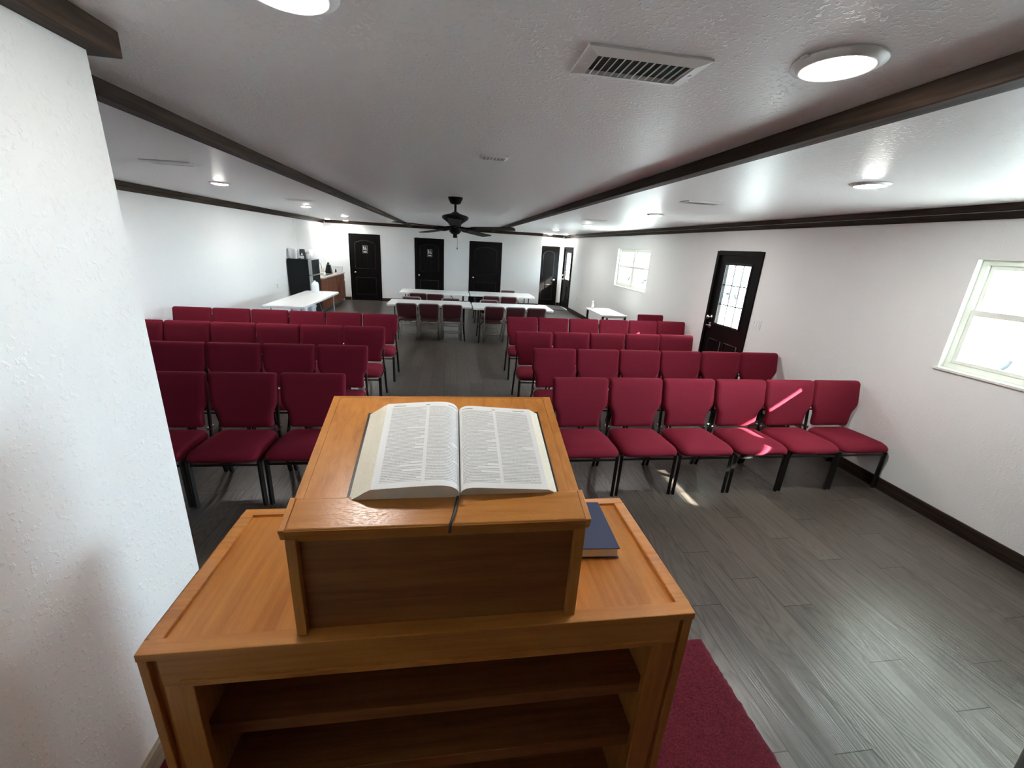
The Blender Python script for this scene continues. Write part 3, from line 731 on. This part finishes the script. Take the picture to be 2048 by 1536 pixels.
# ------------------------------------------------------------------ open book on the desk
def open_book():
    cover = thing('open_bible', 'large open book with two-column printed pages lying on the sloped lectern desk', 'book', SLW(0.02, 0.13, 0.002))
    o = Vector(cover.location)
    def TB_(x, s, w):
        p = SLW(x, s, w); return (p[0]-o.x, p[1]-o.y, p[2]-o.z)
    # case boards
    MB(TB_).box(-0.209, 0.006, -0.022, 0.272, 0.0015, 0.005).build('cover', M_COVER, cover, 0.001)
    MB(TB_).box(0.040, 0.241, -0.012, 0.277, 0.0015, 0.005).build('cover', M_COVER, cover, 0.001)
    MB(TB_).prism([(0.004, 0.0015), (0.004, 0.005), (0.023, 0.0075), (0.042, 0.005), (0.042, 0.0015)], -0.02, 0.275, 1).build('spine', M_COVER, cover)
    # page blocks: cross-section as (x, height); top curve listed from the fold outwards
    left = [(0.0225, 0.010), (0.021, 0.022), (0.015, 0.034), (0.003, 0.0425), (-0.015, 0.0465), (-0.045, 0.0465), (-0.085, 0.044), (-0.125, 0.041), (-0.157, 0.0385)]
    lfore = [(-0.170, 0.030), (-0.185, 0.018), (-0.203, 0.0055)]
    right = [(0.0240, 0.010), (0.0260, 0.020), (0.033, 0.0275), (0.046, 0.0315), (0.070, 0.031), (0.110, 0.0275), (0.160, 0.0235), (0.214, 0.0195)]
    rfore = [(0.222, 0.014), (0.236, 0.0055)]
    def block(top, fore, s0, s1, pname, sgn):
        prof = top+fore+[(top[0][0], 0.0055)]
        n = len(prof)
        # page surface
        bm = bmesh.new(); uv = bm.loops.layers.uv.new('uv'); ns = 24
        # arc length for u
        ln = [0.0]
        for i in range(1, len(top)): ln.append(ln[-1] + math.hypot(top[i][0]-top[i-1][0], top[i][1]-top[i-1][1]))
        sub = []   # resample the curve finely (Catmull-Rom)
        for i in range(len(top)-1):
            p0 = Vector(top[max(0, i-1)]); p1 = Vector(top[i]); p2 = Vector(top[i+1]); p3 = Vector(top[min(len(top)-1, i+2)])
            for k in range(4):
                t = k/4
                q = 0.5*((2*p1)+(-p0+p2)*t+(2*p0-5*p1+4*p2-p3)*t*t+(-p0+3*p1-3*p2+p3)*t**3)
                sub.append((q.x, q.y, (ln[i]+(ln[i+1]-ln[i])*t)/ln[-1]))
        sub.append((top[-1][0], top[-1][1], 1.0))
        g = []
        for (x, w, u) in sub:
            g.append([(bm.verts.new(TB_(x, s0+(s1-s0)*j/ns, w)), (1-u if sgn < 0 else u), j/ns) for j in range(ns+1)])
        for i in range(len(g)-1):
            for j in range(ns):
                q = [g[i][j], g[i+1][j], g[i+1][j+1], g[i][j+1]]
                f = bm.faces.new([a[0] for a in q]); f.smooth = True
                for lp, a in zip(f.loops, q): lp[uv].uv = (a[1]*0.9999, a[2])
        bmesh.ops.recalc_face_normals(bm, faces=bm.faces)
        me = bpy.data.meshes.new(pname); bm.to_mesh(me); bm.free(); me.materials.append(M_PAGE)
        po = bpy.data.objects.new(pname, me); COL.objects.link(po); po.parent = cover
        # paper block beneath
        cur = [(x, w-0.0006) for x, w, u in sub]+fore+[(top[0][0], 0.0055)]
        b = MB(TB_); b.prism(cur, s0+0.0008, s1-0.0008, 1); b.build('page_block', M_PAGES, po)
    block(left, lfore, -0.017, 0.266, 'page', -1)
    block(right, rfore, -0.012, 0.268, 'page', 1)
    rb = MB(TB_)
    pts = [(0.020, -0.012, 0.012), (0.018, -0.022, 0.0125), (0.014, -0.045, 0.0112), (0.008, -0.070, 0.0112), (0.003, -0.0875, 0.0125), (0.002, -0.094, 0.002), (0.0015, -0.095, -0.004)]
    vs = []; fs = []
    for i, (x, s, w) in enumerate(pts):
        for (dx, dw) in ((-0.003, 0), (0.003, 0), (0.003, 0.0007), (-0.003, 0.0007)): vs.append((x+dx, s, w+dw))
    for i in range(len(pts)-1):
        for j in range(4): fs.append((i*4+j, i*4+(j+1) % 4, i*4+4+(j+1) % 4, i*4+4+j))
    fs += [(0, 1, 2, 3), tuple(len(pts)*4-4+j for j in (3, 2, 1, 0))]
    rb.add(vs, fs, True); rb.build('ribbon_marker', M_RIBBON, cover)
open_book()

# blue hymnal beside the desk box
def hymnal():
    z0 = LZ-0.009
    # front right corner and back right corner follow the photo
    t = thing('hymnal', 'closed navy blue hardback book lying on the lectern beside the sloped desk', 'book', (0.405, 1.015, z0), math.radians(-3.0))
    w, d = 0.070, 0.110
    MB().box(-w, w, -d, d, 0.0005, 0.0035).box(-w, w, -d, d, 0.0305, 0.0335).box(-w, -w+0.003, -d, d, 0.0035, 0.0305).build('cover', M_NAVY, t, 0.001)
    MB().box(-w+0.003, w-0.004, -d+0.004, d-0.004, 0.0035, 0.0305).build('page_block', M_PAGES, t)
    cr = MB().box(-0.0025, 0.0025, 0.045, 0.073, 0.0336, 0.0339).box(-0.008, 0.008, 0.059, 0.0635, 0.0336, 0.0339)
    cr.build('cover_emblem', M_GOLD, t)
hymnal()

# ------------------------------------------------------------------ folding tables and chairs
def folding_table(label, cx, cy, w, d, h=0.74, rz=0, grp='white folding tables', top=M_TABLE, leg=M_BLACKM, inset=0.15):
    t = thing('folding_table', label, 'table', (cx, cy, 0), rz, grp)
    o = resample([(-w/2, -d/2), (w/2, -d/2), (w/2, d/2), (-w/2, d/2)], 0.05, 5)
    MB().prism(o, h-0.042, h, 2).build('tabletop', top, t, 0.006)
    for s in (-1, 1):
        x = s*(w/2-inset); yy = d/2-0.10
        m = MB()
        m.tube([(x, -yy, h-0.05), (x, -yy, 0.30), (x+s*0.02, -yy-0.04, 0.0)], 0.0125, 8)
        m.build('leg', leg, t)
        m = MB(); m.tube([(x, yy, h-0.05), (x, yy, 0.30), (x+s*0.02, yy+0.04, 0.0)], 0.0125, 8)
        m.build('leg', leg, t)
        c = MB(); c.tube([(x, -yy, 0.28), (x, yy, 0.28)], 0.010, 8)
        c.tube([(x, 0, 0.28), (x-s*0.18, 0, 0.50), (x-s*0.36, 0, h-0.05)], 0.009, 8)
        c.build('leg_brace', leg, t)
    return t
folding_table('left white folding table of the nearer pair behind the seating, with three chairs', -0.425, 9.06, 1.70, 0.80)
folding_table('right white folding table of the nearer pair behind the seating', 1.290, 8.98, 1.68, 0.84, 0.735)
folding_table('left white folding table of the farther pair, before the restroom doors', -0.405, 11.24, 1.74, 0.82)
folding_table('right white folding table of the farther pair, before the closet door', 1.330, 11.32, 1.68, 0.86, 0.735)
folding_table('long white folding table standing along the left wall with a jug on it', -2.925, 9.12, 2.46, 0.715, 0.74, PI/2, leg=M_STEEL)

def make_fold_chair(label):
    t = thing('folding_chair', label, 'chair', (0, 0, 0), 0, 'maroon folding chairs at the tables')
    for nm in ('frame_tube',):
        top = arc(0.155, 0.735, 0.045, 0, 90, 4); 
        R_ = [(x, z) for x, z in top]; Lf = [(-x, z) for x, z in R_[::-1]]
        path = [(0.200, 0.0)] + [(0.200, 0.40)] + R_ + Lf + [(-0.200, 0.40), (-0.200, 0.0)]
        def yy(z): return 0.20 - 0.27*z/0.78
        MB().tube([(x, yy(z), z) for x, z in path], 0.0115, 8).build('frame_tube', M_STEEL, t)
    o = resample([(-0.178, 0.500), (0.178, 0.500), (0.190, 0.772), (-0.190, 0.772)], 0.045, 4)
    def bmap(u, v, w): return (u, 0.20-0.27*v/0.78 + 0.012*(1-(u/0.19)**2) - 0.010 + w, v)
    cushion(o, [(0.05, -0.016), (0.02, -0.014), (0.0, -0.006), (0.0, 0.004), (0.02, 0.012), (0.05, 0.013)], bmap, 'backrest', t, M_VINYL)
    o = resample([(-0.185, 0.03), (0.185, 0.03), (0.190, 0.40), (-0.190, 0.40)], 0.06, 4)
    cushion(o, [(0.03, 0.0), (0.0, 0.006), (0.0, 0.022), (0.02, 0.034), (0.06, 0.038)], lambda u, v, w: (u, v, 0.415+w), 'seat', t, M_VINYL)
    for s in (-1, 1):
        MB().tube([(s*0.178, 0.02, 0.43), (s*0.178, 0.05, 0.405), (s*0.180, 0.415, 0.0)], 0.0105, 8).build('leg', M_STEEL, t)
    MB().tube([(-0.2, yy(0.20), 0.20), (0.2, yy(0.20), 0.20)], 0.008, 6).tube([(-0.2, yy(0.385), 0.385), (0.2, yy(0.385), 0.385)], 0.009, 6).build('crossbar', M_STEEL, t)
    MB().tube([(-0.18, 0.30, 0.128), (0.18, 0.30, 0.128)], 0.007, 6).build('rear_crossbar', M_STEEL, t)
    return t
fc = make_fold_chair('maroon folding chair, leftmost of three at the near left table')
fc.location = (-0.872, 8.60, 0)
G = 'maroon folding chairs at the tables'
dup(fc, (-0.434, 8.615, 0), 0.01, 'maroon folding chair, middle of three at the near left table', G)
dup(fc, (0.026, 8.63, 0), 0.0, 'maroon folding chair, rightmost of three at the near left table', G)
dup(fc, (0.880, 8.545, 0), -0.02, 'maroon folding chair, leftmost of three at the near right table, beside the aisle', G)
dup(fc, (1.310, 8.545, 0), 0.0, 'maroon folding chair, middle of three at the near right table', G)
dup(fc, (1.745, 8.555, 0), 0.03, 'maroon folding chair, rightmost of three at the near right table', G)
dup(fc, (-0.780, 10.42, 0), 0.02, 'maroon folding chair, left of two drawn up to the far left table', G)
dup(fc, (-0.370, 10.37, 0), -0.03, 'maroon folding chair, right of two drawn up to the far left table', G)
dup(fc, (0.980, 10.42, 0), 0.0, 'maroon folding chair, left of two drawn up to the far right table', G)
dup(fc, (1.410, 10.42, 0), 0.0, 'maroon folding chair, right of two drawn up to the far right table', G)
dup(fc, (1.575, 11.80, 0), PI, 'folding chair facing the camera behind the far right table, only its top showing', G)
dup(fc, (-0.86, 9.50, 0), PI, 'folding chair tucked under the far side of the near left table, left one', G)
dup(fc, (0.0, 9.49, 0), PI, 'folding chair tucked under the far side of the near left table, right one', G)
dup(fc, (0.85, 9.45, 0), PI, 'folding chair tucked under the far side of the near right table', G)

# small side table by the right wall
def side_table():
    t = thing('side_table', 'small white-topped table with black legs against the right wall', 'table', (3.38, 8.87, 0))
    MB().box(-0.29, 0.27, -0.55, 0.55, 0.685, 0.715).build('tabletop', M_TABLE, t, 0.004)
    for sx in (-0.25, 0.235):
        for sy in (-0.51, 0.51):
            MB().box(sx-0.02, sx+0.02, sy-0.02, sy+0.02, 0, 0.685).build('leg', M_BLACKM, t, 0.002)
    MB().box(-0.23, 0.215, -0.515, -0.50, 0.65, 0.685).box(-0.23, 0.215, 0.50, 0.515, 0.65, 0.685).build('apron', M_TABLE, t)
side_table()
b = thing('spray_bottle', 'small clear bottle with white cap on the side table by the right wall', 'bottle', (3.20, 9.30, 0.715))
MB().lathe([(0.0005, 0.0), (0.032, 0.001), (0.034, 0.01), (0.034, 0.095), (0.025, 0.115), (0.013, 0.125), (0.013, 0.13), (0.0005, 0.13)], n=16).build('bottle_body', M_GREYM, b)
MB().lathe([(0.0005, 0.17), (0.022, 0.168), (0.024, 0.15), (0.016, 0.128), (0.0005, 0.128)], n=14).build('cap', M_WHITE, b)

def jug(label, loc, rz=0, s=1.0, first=[None], grp='white plastic jugs'):
    if first[0] is None:
        t = thing('water_jug', label, 'jug', loc, rz, grp)
        sec = [(0.070, 0.0), (0.078, 0.006), (0.078, 0.160), (0.070, 0.185), (0.045, 0.212), (0.026, 0.226), (0.020, 0.230), (0.020, 0.236)]
        vs = []; fs = []; n = 20
        for r, z in sec:
            for j in range(n):
                a = 2*PI*(j+0.5)/n; q = (abs(math.cos(a))**4+abs(math.sin(a))**4)**-0.25 if r > 0.03 else 1.0
                vs.append((r*q*math.cos(a), r*q*math.sin(a), z))
        for i in range(len(sec)-1):
            for j in range(n): fs.append((i*n+j, i*n+(j+1) % n, (i+1)*n+(j+1) % n, (i+1)*n+j))
        fs.append(tuple(range(n))[::-1]); fs.append(tuple((len(sec)-1)*n+j for j in range(n)))
        MB().add(vs, fs, True).build('jug_body', M_JUG, t)
        MB().tube([(0.03, 0.03, 0.215), (0.062, 0.062, 0.20), (0.072, 0.072, 0.15), (0.060, 0.060, 0.12)], 0.010, 8).build('handle', M_JUG, t)
        MB().lathe([(0.023, 0.234), (0.023, 0.250), (0.0005, 0.251)], n=14).build('cap', M_WHITE, t)
        first[0] = t; return t
    return dup(first[0], loc, rz, label, grp)
jug('white plastic jug standing on the long table by the left wall', (-3.02, 10.12, 0.74), 0.3)
# water carton with jugs seen below the long table
for i, (x, y_) in enumerate(((-3.10, 8.95), (-2.99, 9.15), (-2.90, 9.40))):
    pass
bx = thing('storage_crate', 'dark crate on the floor under the long table by the left wall', 'crate', (-3.02, 9.2, 0))
MB().box(-0.20, 0.20, -0.40, 0.40, 0, 0.36).build('crate_body', M_BLACK, bx, 0.008)
MB().box(-0.21, 0.21, -0.41, 0.41, 0.36, 0.385).build('lid', M_BLACK, bx, 0.006)
jug('white jug under the long left table, leftmost of three', (-3.08, 8.92, 0.385), 0.2)
jug('white jug under the long left table, middle of three', (-2.99, 9.12, 0.385), 0.1)
jug('white jug under the long left table, rightmost of three', (-2.90, 9.34, 0.385), -0.2)

# ------------------------------------------------------------------ kitchenette
def fridge():
    t = thing('refrigerator', 'black refrigerator with grey door edges by the left wall', 'refrigerator', (-3.68, 11.47, 0))
    MB().box(-0.25, 0.23, -0.31, 0.31, 0.03, 1.385).build('body', M_FRIDGE, t, 0.006)
    for z0, z1, nm in ((0.06, 1.01, 'door'), (1.022, 1.385, 'freezer_door')):
        d = MB().box(0.233, 0.312, -0.31, 0.31, z0, z1).build(nm, M_GREYM, t, 0.008)
        MB().box(0.312, 0.316, -0.300, 0.300, z0+0.01, z1-0.01).build('front_panel', M_FRIDGE, d)
        hz = (z0+0.55, z1-0.03) if nm == 'door' else (z0+0.03, z0+0.25)
        MB().box(0.316, 0.345, -0.285, -0.262, hz[0], hz[1]).build('handle', M_BLACK, d, 0.004)
    for sx in (-0.2, 0.2):
        for sy in (-0.26, 0.26): MB().lathe([(0.02, 0), (0.02, 0.03)], (sx, sy, 0), 8).build('foot', M_BLACK, t)
fridge()
bk = thing('white_bucket', 'white oval tub standing on top of the black refrigerator', 'tub', (-3.815, 11.33, 1.385))
MB().lathe([(0.10, 0.0), (0.112, 0.006), (0.124, 0.22), (0.132, 0.228), (0.132, 0.238), (0.118, 0.238), (0.106, 0.012), (0.0005, 0.010)], n=28).build('tub_body', M_WHITE, bk)
bk.scale = (0.94, 0.80, 1.0)
bg_ = thing('coffee_bag', 'black and white printed coffee bag on top of the refrigerator', 'bag', (-3.608, 11.32, 1.385))
MB().prism([(-0.055, 0), (0.055, 0), (0.060, 0.15), (0.050, 0.235), (-0.050, 0.235), (-0.060, 0.15)], -0.035, 0.035, 1).build('bag_body', M_BLACK, bg_, 0.006)
MB().box(-0.045, 0.045, -0.0365, -0.0352, 0.01, 0.075).prism([(-0.03, 0.09), (0.03, 0.09), (0.0, 0.155)], -0.0365, -0.0352, 1).build('printed_label', M_SIGNW, bg_)
gj = thing('glass_jar', 'clear lidded jar on top of the refrigerator, right of the coffee bag', 'jar', (-3.50, 11.34, 1.385))
MB().lathe([(0.0005, 0.001), (0.052, 0.002), (0.055, 0.012), (0.055, 0.12), (0.042, 0.135), (0.0005, 0.135)], n=18).build('jar_body', mat('frosted_jar', (0.45, 0.45, 0.44), 0.2), gj)
MB().lathe([(0.046, 0.135), (0.046, 0.165), (0.0005, 0.167)], n=18).build('lid', M_GREYM, gj)
pt = thing('paper_towel_roll', 'short white paper roll behind the jar on the refrigerator', 'paper roll', (-3.49, 11.56, 1.385))
MB().lathe([(0.06, 0.0), (0.06, 0.225), (0.018, 0.225), (0.018, 0.0)], n=20).build('roll', M_WHITE, pt)

def counter():
    t = thing('kitchen_cabinet', 'reddish brown base cabinet with paneled doors beside the refrigerator', 'cabinet', (-3.64, 13.02, 0))
    MB().box(-0.30, 0.29, -1.16, 1.16, 0.10, 0.865).build('carcass', CHERRY, t)
    MB().box(-0.30, 0.22, -1.14, 1.14, 0.0, 0.10).build('toe_kick', M_DARK, t)
    n = 5; w = 2.32/n
    for k in range(n):
        y0 = -1.16+w*k+0.012; y1 = y0+w-0.024
        d = MB().box(0.290, 0.308, y0, y1, 0.13, 0.66).build('door', CHERRY, t, 0.003)
        e = 0.055
        MB().box(0.308, 0.316, y0, y1, 0.13, 0.13+e).box(0.308, 0.316, y0, y1, 0.66-e, 0.66).box(0.308, 0.316, y0, y0+e, 0.13+e, 0.66-e).box(0.308, 0.316, y1-e, y1, 0.13+e, 0.66-e).build('door_frame', CHERRY, d, 0.003)
        MB().box(0.290, 0.312, y0, y1, 0.69, 0.835).build('drawer', CHERRY, t, 0.004)
    wt = thing('countertop', 'pale speckled worktop with a sink on the reddish cabinet', 'countertop', (-3.64, 13.02, 0.867))
    MB().box(-0.30, 0.325, -1.17, 1.17, 0, 0.038).box(-0.30, -0.285, -1.17, 1.17, 0.038, 0.13).build('worktop', M_COUNTER, wt, 0.005)
    MB().box(-0.20, 0.21, -0.42, 0.40, 0.0385, 0.044).build('sink_rim', M_CHROME, wt, 0.003)
    MB().box(-0.17, 0.18, -0.39, 0.37, 0.0442, 0.0452).build('sink_basin_shade', mat('sink_shadow', (0.10, 0.10, 0.10), 0.35, 0.6), wt)  # flat dark sheet painted as the shaded hollow of the sink
    fa = thing('faucet', 'chrome gooseneck faucet at the kitchenette sink', 'faucet', (-3.84, 12.90, 0.9055))
    pa = [(0, 0, 0.0), (0, 0, 0.24)] + [(0.10-0.10*math.cos(a), 0, 0.24+0.10*math.sin(a)) for a in [PI*i/8 for i in range(1, 9)]] + [(0.20, 0, 0.17)]
    MB().tube(pa, 0.012, 10).build('spout', M_CHROME, fa)
    MB().lathe([(0.030, 0), (0.028, 0.02), (0.014, 0.035), (0.0005, 0.035)], n=14).build('faucet_base', M_CHROME, fa)
    MB().tube([(0, 0.02, 0.06), (0.0, 0.07, 0.09)], 0.007, 8).build('lever', M_CHROME, fa)
    cm = thing('knife_block', 'dark angular knife block on the worktop behind the faucet', 'knife block', (-3.62, 13.52, 0.905))
    MB().prism([(-0.09, 0), (0.10, 0), (0.06, 0.24), (-0.02, 0.26)], -0.07, 0.07, 1).build('block', M_BLACK, cm, 0.006)
    for k in range(3):
        MB().tube([(0.03-0.03*k, -0.04+0.04*k, 0.245), (0.045-0.03*k, -0.04+0.04*k, 0.31)], 0.011, 6).build('knife_handle', M_BLACK, cm)
    sp = thing('soap_bottle', 'small dark soap bottle at the back end of the worktop', 'bottle', (-3.52, 13.95, 0.905))
    MB().lathe([(0.0005, 0.0), (0.024, 0.001), (0.024, 0.07), (0.010, 0.085), (0.010, 0.11), (0.0005, 0.11)], n=12).build('bottle_body', M_BLACK, sp)
    cp = thing('glass_tumbler', 'clear tumbler on the worktop in front of the sink', 'tumbler', (-3.42, 12.35, 0.905))
    MB().lathe([(0.030, 0.001), (0.036, 0.11), (0.033, 0.11), (0.027, 0.006), (0.0005, 0.006)], n=16).build('tumbler', M_JUG, cp)
    dr = thing('dish_tub', 'white plastic dish tub standing at the back end of the worktop', 'tub', (-3.60, 14.09, 0.905))
    MB().prism(resample([(-0.20, 0.0), (0.24, 0.0), (0.25, 0.20), (-0.21, 0.20)], 0.03, 4), -0.05, 0.05, 1).build('tub', M_WHITE, dr, 0.006)
counter()
cc = MB().box(XL, XL+0.012, 11.97, 11.992, 1.42, 2.335).build('cord_cover', M_VENT); tag(cc, 'thin grey cord cover running up the left wall above the refrigerator', 'cord cover')

# ------------------------------------------------------------------ wall plates, signs, mat, bin
def plate(label, name, cat, T_, u, z, w=0.072, h=0.115, kind='switch', g=1):
    t = thing(name, label, cat, T_(u, 0, z))
    o = Vector(t.location)
    def TT(a, d, c):
        p = T_(a, d, c); return (p[0]-o.x, p[1]-o.y, p[2]-o.z)
    MB(TT).box(u-w/2, u+w/2, 0, 0.006, z-h/2, z+h/2).build('face_plate', M_WHITE, t, 0.002)
    for k in range(g):
        c = u + (k-(g-1)/2)*0.046
        if kind == 'switch': MB(TT).box(c-0.016, c+0.016, 0.006, 0.011, z-0.033, z+0.033).build('rocker', M_WHITE, t, 0.002)
        else:
            for dz in (-0.025, 0.025): MB(TT).box(c-0.016, c+0.016, 0.006, 0.008, z+dz-0.014, z+dz+0.014).build('socket', M_GREYM, t, 0.001)
TR = lambda u, d, z: (XR-d, u, z); TL = lambda u, d, z: (XL+d, u, z)
plate('wide white switch plate on the right wall beside the glazed door', 'light_switch', 'switch', TR, 4.945, 1.165, 0.17, 0.115, 'switch', 3)
plate('small wall outlet low on the right wall near the hall', 'wall_outlet', 'outlet', TR, 13.08, 0.51, kind='outlet')
plate('white switch plate on the back wall right of the leftmost door', 'light_switch', 'switch', TB1, -2.005, 1.08)
plate('wall outlet on the left wall above the long table', 'wall_outlet', 'outlet', TL, 10.48, 0.80, kind='outlet')

def sign(label, T_, u, z, w=0.155, h=0.235):
    t = thing('restroom_sign', label, 'sign', T_(u, 0, z), 0, 'restroom door signs'); o = Vector(t.location)
    def TT(a, d, c):
        p = T_(a, d, c); return (p[0]-o.x, p[1]-o.y, p[2]-o.z)
    D0 = 0.010
    MB(TT).box(u-w/2, u+w/2, D0, D0+0.004, z-h/2, z+h/2).build('plaque', M_PLAQUE, t, 0.001)
    e = 0.007; D = D0+0.004
    MB(TT).box(u-w/2, u+w/2, D, D+0.001, z+h/2-e, z+h/2).box(u-w/2, u+w/2, D, D+0.001, z-h/2, z-h/2+e).box(u-w/2, u-w/2+e, D, D+0.001, z-h/2+e, z+h/2-e).box(u+w/2-e, u+w/2, D, D+0.001, z-h/2+e, z+h/2-e).build('border', M_GREYM, t)
    # standing figure, dividing bar and seated wheelchair figure
    f = MB(TT); zc = z+0.03
    def disc(cu, cz, r): 
        n = 14; f.add([(cu+r*math.cos(2*PI*j/n), D+0.001, cz+r*math.sin(2*PI*j/n)) for j in range(n)] + [(cu+r*math.cos(2*PI*j/n), D, cz+r*math.sin(2*PI*j/n)) for j in range(n)], [tuple(range(n))] + [(j, (j+1) % n, n+(j+1) % n, n+j) for j in range(n)])
    disc(u-0.035, zc+0.055, 0.012)
    f.box(u-0.052, u-0.018, D, D+0.001, zc-0.005, zc+0.040).box(u-0.048, u-0.037, D, D+0.001, zc-0.055, zc-0.005).box(u-0.033, u-0.022, D, D+0.001, zc-0.055, zc-0.005)
    disc(u+0.018, zc+0.040, 0.010)
    f.box(u+0.011, u+0.024, D, D+0.001, zc-0.015, zc+0.028).box(u+0.011, u+0.047, D, D+0.001, zc-0.022, zc-0.010).box(u+0.041, u+0.052, D, D+0.001, zc-0.052, zc-0.010)
    n = 18; r0, r1 = 0.022, 0.030
    ang = [math.radians(110+250*j/n) for j in range(n+1)]
    f.add([(u+0.020+r*math.cos(a), D+0.001, zc-0.028+r*math.sin(a)) for a in ang for r in (r0, r1)], [(2*j, 2*j+1, 2*j+3, 2*j+2) for j in range(n)])
    f.build('pictogram', M_SIGNW, t)
    MB(TT).box(u-0.050, u+0.050, D, D+0.001, z-0.093, z-0.068).build('lettering_strip', M_SIGNW, t)
sign('restroom sign on the leftmost dark door, left of the other sign', TB1, -2.735, 1.620)
sign('restroom sign on the second dark door from the left', TB1, -0.700, 1.612)
fm = MB().box(3.12, 3.90, 13.95, 14.85, 0.001, 0.010).build('door_mat', M_MAT, None, 0.003); tag(fm, 'grey door mat on the floor before the hall doors', 'mat')
wb = thing('waste_bin', 'dark round bin at the lower right corner of the photo', 'bin', (2.275, 0.70, 0))
MB().lathe([(0.10, 0.0), (0.115, 0.005), (0.13, 0.33), (0.137, 0.336), (0.137, 0.35), (0.126, 0.35), (0.11, 0.012), (0.0005, 0.010)], n=32).build('bin_body', M_BLACK, wb)

# ------------------------------------------------------------------ outdoors
def outdoors():
    g = MB().box(4.07, 60, -40, 60, -0.35, -0.25).build('ground_outside', M_GROUND); g['kind'] = 'structure'
    # porch roof along the right side
    p = MB().box(4.07, 5.53, YF-1, YH+1, 2.30, 2.42).build('trim_7', M_VWHITE); p['kind'] = 'structure'
def car(label, loc, rz, paint=M_CARW, grp='white cars parked outside'):
    t = thing('parked_car', label, 'car', loc, rz, grp)
    side = [(-2.25, 0.35), (2.2, 0.35), (2.28, 0.75), (1.5, 0.95), (0.95, 1.02), (0.35, 1.45), (-1.15, 1.50), (-1.75, 1.08), (-2.25, 1.02)]
    MB().prism(side, -0.85, 0.85, 1).build('body', paint, t, 0.06, 3)
    MB().prism([(0.80, 1.02), (0.32, 1.38), (-1.05, 1.42), (-1.5, 1.06)], -0.862, 0.862, 1).build('side_glass', M_CARGL, t)
    for x in (-1.45, 1.40):
        for s in (-1, 1):
            m = MB(lambda a, b, c, x=x, s=s: (x+a, s*(0.72+c), 0.34+b))
            m.lathe([(0.20, 0.0), (0.33, 0.0), (0.34, 0.04), (0.34, 0.14), (0.31, 0.16), (0.20, 0.16)], n=24)
            w = m.build('wheel', M_TYRE, t)
            m = MB(lambda a, b, c, x=x, s=s: (x+a, s*(0.72+c), 0.34+b)); m.lathe([(0.20, 0.02), (0.20, 0.15), (0.06, 0.17), (0.0005, 0.17)], n=16); m.build('hubcap', M_GREYM, w)
    return t
outdoors()
c1 = car('white car outside, its wheel showing through the near right window', (13.5, 6.55, -0.25), math.radians(90))
dup(c1, (15.9, 34.1, -0.25), math.radians(90), 'white car outside, its wheel showing through the far window', 'white cars parked outside')
g1 = car('blue-grey car far across the yard, seen through the glazed door, nearer the door hinge', (17.5, 24.6, -0.25), math.radians(35), M_SIDING, 'blue-grey cars across the yard')
dup(g1, (20.6, 21.4, -0.25), math.radians(-50), 'blue-grey car far across the yard, right one in the door glass', 'blue-grey cars across the yard')
